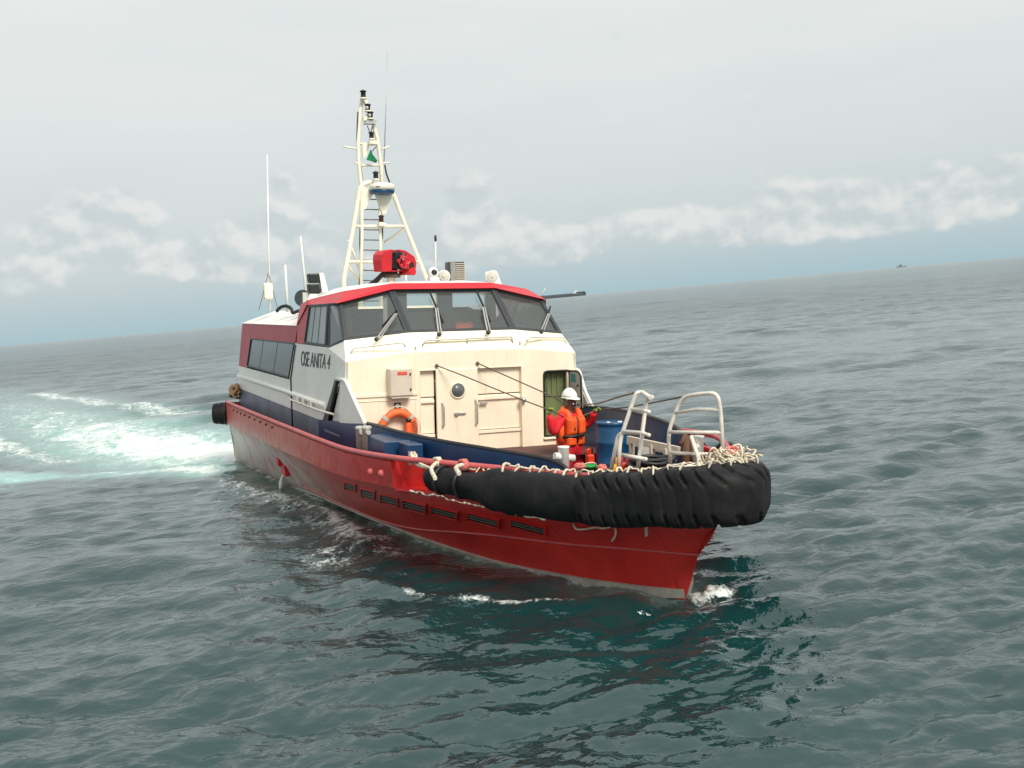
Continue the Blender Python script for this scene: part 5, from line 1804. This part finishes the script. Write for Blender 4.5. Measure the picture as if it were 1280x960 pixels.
link('deck_house', MB().box(p2 + vv * -8 + Vector((0, 0, 15)), (14, 14, 14)), M['farship'], sb)

# ------------------------------------------------------------------ sea
def wave_band(Lt, N, lmin, lmax, rms, wdir, seed, spread=5.0):
    g = np.random.default_rng(seed)
    k1 = np.fft.fftfreq(N, d=Lt / N) * 2 * np.pi
    kx, ky = np.meshgrid(k1, k1, indexing='ij')
    k = np.hypot(kx, ky)
    k[0, 0] = 1
    lam = 2 * np.pi / k
    win = np.clip((lam - lmin * .8) / (lmin * .4), 0, 1) * np.clip((lmax * 1.2 - lam) / (lmax * .4), 0, 1)
    ct = (kx * math.cos(wdir) + ky * math.sin(wdir)) / k
    pw = win * k ** -3.6 * (np.abs(ct) ** spread + .06)
    pw[0, 0] = 0
    H = (g.normal(size=(N, N)) + 1j * g.normal(size=(N, N))) * np.sqrt(pw)
    h = np.fft.ifft2(H).real
    sc = rms / h.std()
    dx = np.fft.ifft2(-1j * kx / k * H).real * sc
    dy = np.fft.ifft2(-1j * ky / k * H).real * sc
    return h * sc, dx, dy


def sample(F, Lt, x, y):
    N = F.shape[0]
    fx, fy = (x / Lt % 1.0) * N, (y / Lt % 1.0) * N
    i, j = fx.astype(int), fy.astype(int)
    tx, ty = fx - i, fy - j
    i0, j0, i1, j1 = i % N, j % N, (i + 1) % N, (j + 1) % N
    return (F[i0, j0] * (1 - tx) * (1 - ty) + F[i1, j0] * tx * (1 - ty) + F[i0, j1] * (1 - tx) * ty + F[i1, j1] * tx * ty)


vaz = math.atan2(f_[1], f_[0])
NA = 1150
span = math.radians(52)
# azimuths: dense inside the view, coarse elsewhere
fine = np.linspace(-math.radians(36), math.radians(36), NA)
coarse_l = np.linspace(-math.radians(110), -math.radians(36), 90)[:-1]
coarse_r = np.linspace(math.radians(36), math.radians(110), 90)[1:]
azs = np.concatenate([coarse_l, fine, coarse_r]) + vaz
rl = list(np.geomspace(1.0, 5.0, 30))
while rl[-1] < 260:
    rl.append(rl[-1] + min(.0075 * rl[-1], max(.00045 * rl[-1] ** 2, .020)))
rad = np.concatenate([rl[:-1], np.geomspace(260, 60000, 70)])
NAz, NR = len(azs), len(rad)
AZ, RD = np.meshgrid(azs, rad, indexing='ij')
X = (cam_w[0] + np.cos(AZ) * RD).ravel()
Y = (cam_w[1] + np.sin(AZ) * RD).ravel()
R = RD.ravel()
WD = vaz + .20
space = np.minimum(.0075 * R, np.maximum(.00045 * R ** 2, .02))
Z = np.zeros_like(X)
DX = np.zeros_like(X)
DY = np.zeros_like(X)
for (Lt, N, l0, l1, rms, dd, seed, rot, chop) in ((170, 256, 13, 45, .050, .3, 1, .1, .6), (71, 256, 4, 13, .048, .15, 2, .5, .8), (23, 256, 1.3, 4, .052, 0, 3, .9, .8),
                                                   (8.3, 256, .45, 1.3, .0260, -.1, 4, 1.3, .7), (2.9, 256, .14, .45, .0105, 0, 5, .3, .45)):
    h, dx, dy = wave_band(Lt, N, l0, l1, rms, WD + dd - rot, seed)
    c, s = math.cos(rot), math.sin(rot)
    xr_, yr_ = X * c + Y * s, -X * s + Y * c
    lam = math.sqrt(l0 * l1)
    fade = np.clip((lam / space - 1.4) / 1.8, 0, 1)
    gust = 1.0 if lam > 6 else (.75 + .5 * sample(wave_band(90, 128, 8, 40, .5, 0, seed + 50)[0], 90, X, Y).clip(-1, 1))
    fade = fade * gust
    Z += sample(h, Lt, xr_, yr_) * fade
    a, b = sample(dx, Lt, xr_, yr_) * fade * chop, sample(dy, Lt, xr_, yr_) * fade * chop
    DX += a * c - b * s
    DY += a * s + b * c
# waterline of the hull on the sea plane (starboard y<0)
wl_x = np.array([p[0] for p in LW])
wl_y = np.array([p[1] for p in LW])
yw = np.interp(X, wl_x, wl_y, left=wl_y[0], right=0)
inside_x = (X > -10.3) & (X < 6.37)
dist = np.where(inside_x, np.abs(Y) - yw, np.hypot(X - np.clip(X, -10.3, 6.37), np.maximum(np.abs(Y) - np.where(X < 0, 2.1, 0), 0)))
near = np.exp(-np.maximum(dist, 0) / 1.2)
calm = np.clip(1 - .45 * near * inside_x, 0, 1)
Z *= calm
calm = 1
DX *= calm
DY *= calm
# bow wave and the diverging crest on either side
def polydist(pts):
    best = np.full(X.shape, 1e9)
    tt = np.zeros_like(X)
    tot = sum(math.dist(a, b) for a, b in zip(pts, pts[1:]))
    acc = 0
    for a, b in zip(pts, pts[1:]):
        ax_, ay_ = a
        ex, ey = b[0] - ax_, b[1] - ay_
        L2_ = ex * ex + ey * ey
        t = np.clip(((X - ax_) * ex + (Y - ay_) * ey) / L2_, 0, 1)
        d = np.hypot(X - ax_ - t * ex, Y - ay_ - t * ey)
        m = d < best
        best = np.where(m, d, best)
        tt = np.where(m, (acc + t * math.sqrt(L2_)) / tot, tt)
        acc += math.sqrt(L2_)
    return best, tt


foam = np.zeros_like(X)
aer = np.zeros_like(X)
bx = np.exp(-((X - 6.35) / .40) ** 2 - (np.maximum(np.abs(Y) - .15, 0) / .30) ** 2)
Z *= 1 - .7 * bx
Z -= .03 * bx
foam = np.maximum(foam, .95 * np.exp(-((X - 6.38) / .26) ** 2 - ((Y - .36) / .34) ** 2))
splash = np.exp(-((X - 6.40) / .20) ** 2 - ((Y - .36) / .30) ** 2)
Z += splash * (.05 + .05 * sample(wave_band(2.3, 256, .10, .5, 1.0, 0, 91, 0)[0], 2.3, X, Y))
foam = np.maximum(foam, .46 * np.exp(-((X - 6.0) / .6) ** 2 - ((Y + .30) / .16) ** 2))
cr1 = [(4.7, -1.75), (3.3, -1.95), (1.5, -2.0), (-.6, -1.9), (-2.6, -2.0), (-5.2, -2.5), (-9, -3.3)]
for sgn in (1, -1):
    d, t = polydist([(x, y * sgn) for x, y in cr1])
    Z += .09 * np.exp(-(d / .28) ** 2) * np.sin(np.pi * np.clip(t * 1.05, 0, 1)) ** .5
    foam = np.maximum(foam, .60 * np.exp(-(d / .20) ** 2) * np.clip(np.sin(np.pi * t) * 1.4, 0, 1))
    foam = np.maximum(foam, .47 * np.exp(-(d / .60) ** 2) * np.clip(np.sin(np.pi * t) * 1.4, 0, 1))
bwl = [(3.4, -2.75), (4.2, -2.45), (4.8, -2.15), (5.3, -1.65), (5.7, -1.15), (6.15, -.5)]
for sgn in (1,):
    d, t = polydist([(x, y * sgn) for x, y in bwl])
    Z += .05 * np.exp(-(d / .16) ** 2)
    foam = np.maximum(foam, .50 * np.exp(-(d / .10) ** 2) * np.clip(np.sin(np.pi * t) * 1.6, 0, 1))
d2 = np.where(inside_x & (dist > -.3), np.maximum(dist, 0), 9)
foam = np.maximum(foam, .56 * np.exp(-(d2 / .14) ** 2) * np.clip((6.3 - X) / .8, 0, 1))
aer = np.maximum(aer, .35 * np.exp(-(d2 / .5) ** 2))
# the patch of disturbed water ahead of the crest, starboard side
foam = np.maximum(foam, .40 * np.exp(-((X - 1.4) / 1.8) ** 2 - ((Y + 2.7) / .7) ** 2))
# propeller wash astern, swinging to starboard
wk = [(-10.4, -.4), (-14, -2.4), (-20, -4.2), (-30, -6.0), (-45, -8.2), (-75, -12.5)]
d, t = polydist(wk)
wid = 2.6 + 2.4 * t
core = np.exp(-(d / wid) ** 2 * 1.1) * (X < -9.6)
decay = np.exp(-t * 3.2)
foam = np.maximum(foam, core * (.28 + .64 * decay))
aer = np.maximum(aer, np.exp(-(d / (wid * 1.3)) ** 2) * (.38 + .75 * decay) * np.clip((-9.2 - X) / 1.0, 0, 1))
ed = [(-9.0, -3.0), (-10.5, -4.4), (-12.4, -6.2), (-14.0, -7.6)]
d, t = polydist(ed)
foam = np.maximum(foam, .78 * np.exp(-(d / .5) ** 2) * (1 - .7 * t))
aer = np.maximum(aer, .8 * np.exp(-(d / 1.0) ** 2))
for pts, wd, am in (([(-16, -6.2), (-24, -8.2), (-40, -10)], .7, .58), ([(-28, -1.5), (-40, -4.0), (-60, -7.5)], 1.0, .6), ([(-22, -9.0), (-30, -10.5), (-40, -11.5)], .5, .5)):
    d, t = polydist(pts)
    foam = np.maximum(foam, am * np.exp(-(d / wd) ** 2))
    aer = np.maximum(aer, .5 * np.exp(-(d / (wd * 2)) ** 2))
# lumpy wash surface
bump_ = sample(wave_band(11, 256, .5, 2.5, 1.0, vaz, 77, 0)[0], 11, X, Y)
Z += bump_ * .045 * np.clip(aer, 0, 1) * np.clip(1 - R / 90, 0, 1)
# crests of the chop break into a little foam here and there
Z = np.where(inside_x & (dist < -.10), -.7, Z)
DX = np.where(dist < .25, DX * np.clip((dist + .1) / .35, 0, 1), DX)
DY = np.where(dist < .25, DY * np.clip((dist + .1) / .35, 0, 1), DY)
co = np.stack([X + DX, Y + DY, Z], -1).astype(np.float32)
ii = np.arange(NAz * NR).reshape(NAz, NR)
quads = np.stack([ii[:-1, :-1], ii[:-1, 1:], ii[1:, 1:], ii[1:, :-1]], -1).reshape(-1, 4)
me = bpy.data.meshes.new('sea')
me.vertices.add(len(co))
me.vertices.foreach_set('co', co.ravel())
me.loops.add(quads.size)
me.loops.foreach_set('vertex_index', quads.ravel().astype(np.int32)[::1])
me.polygons.add(len(quads))
me.polygons.foreach_set('loop_start', np.arange(0, quads.size, 4, dtype=np.int32))
me.polygons.foreach_set('loop_total', np.full(len(quads), 4, dtype=np.int32))
me.polygons.foreach_set('use_smooth', np.ones(len(quads), dtype=bool))
me.update(calc_edges=True)
me.validate()
if me.polygons[0].normal.z < 0:
    me.flip_normals()
for nm, arr in (('foam', foam), ('aer', aer)):
    at_ = me.attributes.new(nm, 'FLOAT', 'POINT')
    at_.data.foreach_set('value', np.clip(arr, 0, 1).astype(np.float32))
sea = bpy.data.objects.new('sea', me)
COL.objects.link(sea)
tag(sea, kind='structure')

m = bpy.data.materials.new('sea_water')
m.use_nodes = True
t = NT(m.node_tree)
pos = t.n('ShaderNodeNewGeometry').outputs['Position']
fo_ = t.n('ShaderNodeAttribute', attribute_name='foam').outputs['Fac']
ae_ = t.n('ShaderNodeAttribute', attribute_name='aer').outputs['Fac']
cd_ = t.n('ShaderNodeVectorMath', operation='DISTANCE', i_0=pos, i_1=tuple(cam_w)).outputs['Value']
n_big = t.noise(pos, .35, 4, .55)
n_a = t.noise(pos, 2.2, 6, .68, .6)
n_b = t.noise(pos, 7.0, 5, .70, .8)
strk = t.noise(t.scalev(pos, .30, 1.6, 1.0), 1.0, 6, .65, .5)
body = t.mix(n_big, (.003, .025, .027, 1), (.009, .047, .046, 1))
aw = t.m('MULTIPLY', t.ss(ae_, .12, .95), t.m('MULTIPLY_ADD', n_a, .9, .35), clamp=True)
body = t.mix(aw, body, (.34, .62, .56, 1))
n_c = t.noise(pos, 24.0, 4, .65, .5)
lace = t.m('ADD', t.m('MULTIPLY', n_a, .34), t.m('ADD', t.m('MULTIPLY', n_b, .30), t.m('ADD', t.m('MULTIPLY', strk, .22), t.m('MULTIPLY', n_c, .14))))
fval = t.m('ADD', t.m('MULTIPLY', fo_, 1.5), t.m('MULTIPLY', t.m('SUBTRACT', lace, .50), t.m('MULTIPLY_ADD', ae_, -2.6, 6.0)))
fm_mask = t.m('MULTIPLY', t.m('MULTIPLY', t.ss(fval, .55, 1.15), t.ss(fo_, .12, .4)), .93)
body = t.mix(fm_mask, body, (.72, .77, .74, 1))
# unresolved ripples: bump close by, wider lobes far away
vr = t.n('ShaderNodeVectorRotate', rotation_type='Z_AXIS', i_Vector=pos, i_Angle=-WD).outputs[0]
rip = t.m('ADD', t.m('MULTIPLY', t.noise(t.scalev(pos, 1, 1, 1), 9.0, 4, .6), .6), t.noise(t.scalev(pos, 1, 1, 1), 20.0, 2, .5))
rip_far = t.m('ADD', t.noise(t.scalev(vr, 1, .33, 1), 1.0, 5, .65), t.noise(t.scalev(vr, 1, .4, 1), .18, 4, .6))
def ridge(sc, sy, seed):
    q = t.noise(t.scalev(vr, sc, sc * sy, sc, (seed, seed * 2, 0)), 1.0, 3, .5, .3)
    return t.m('POWER', t.m('SUBTRACT', 1.0, t.m('ABSOLUTE', t.m('MULTIPLY_ADD', q, 4.0, -2.0)), clamp=True), 1.5)
b0_ = t.n('ShaderNodeBump', i_Distance=.05, i_Height=t.m('ADD', ridge(1.6, .5, 3), t.m('MULTIPLY', ridge(4.2, .55, 7), .40)))
t.set(b0_.inputs['Strength'], t.m('MULTIPLY_ADD', t.noise(pos, .22, 2, .5), .6, .05))
b1_ = t.n('ShaderNodeBump', i_Distance=.012, i_Height=rip, i_Normal=b0_.outputs[0])
t.set(b1_.inputs['Strength'], t.m('MULTIPLY', t.ss(cd_, 30, 8), .55))
farw = t.ss(cd_, 25, 160)
b2_ = t.n('ShaderNodeBump', i_Distance=.9, i_Height=rip_far, i_Normal=b1_.outputs[0])
t.set(b2_.inputs['Strength'], t.m('MULTIPLY', farw, .6))
bs = t.n('ShaderNodeBsdfPrincipled')
t.set(bs.inputs['Base Color'], body)
t.set(bs.inputs['Roughness'], t.m('ADD', t.m('MULTIPLY', fm_mask, .5), t.m('MULTIPLY_ADD', farw, .07, .045)))
bs.inputs['IOR'].default_value = 1.75
t.set(bs.inputs['Normal'], b2_.outputs[0])
t.n('ShaderNodeOutputMaterial', i_0=bs.outputs[0])
me.materials.append(m)
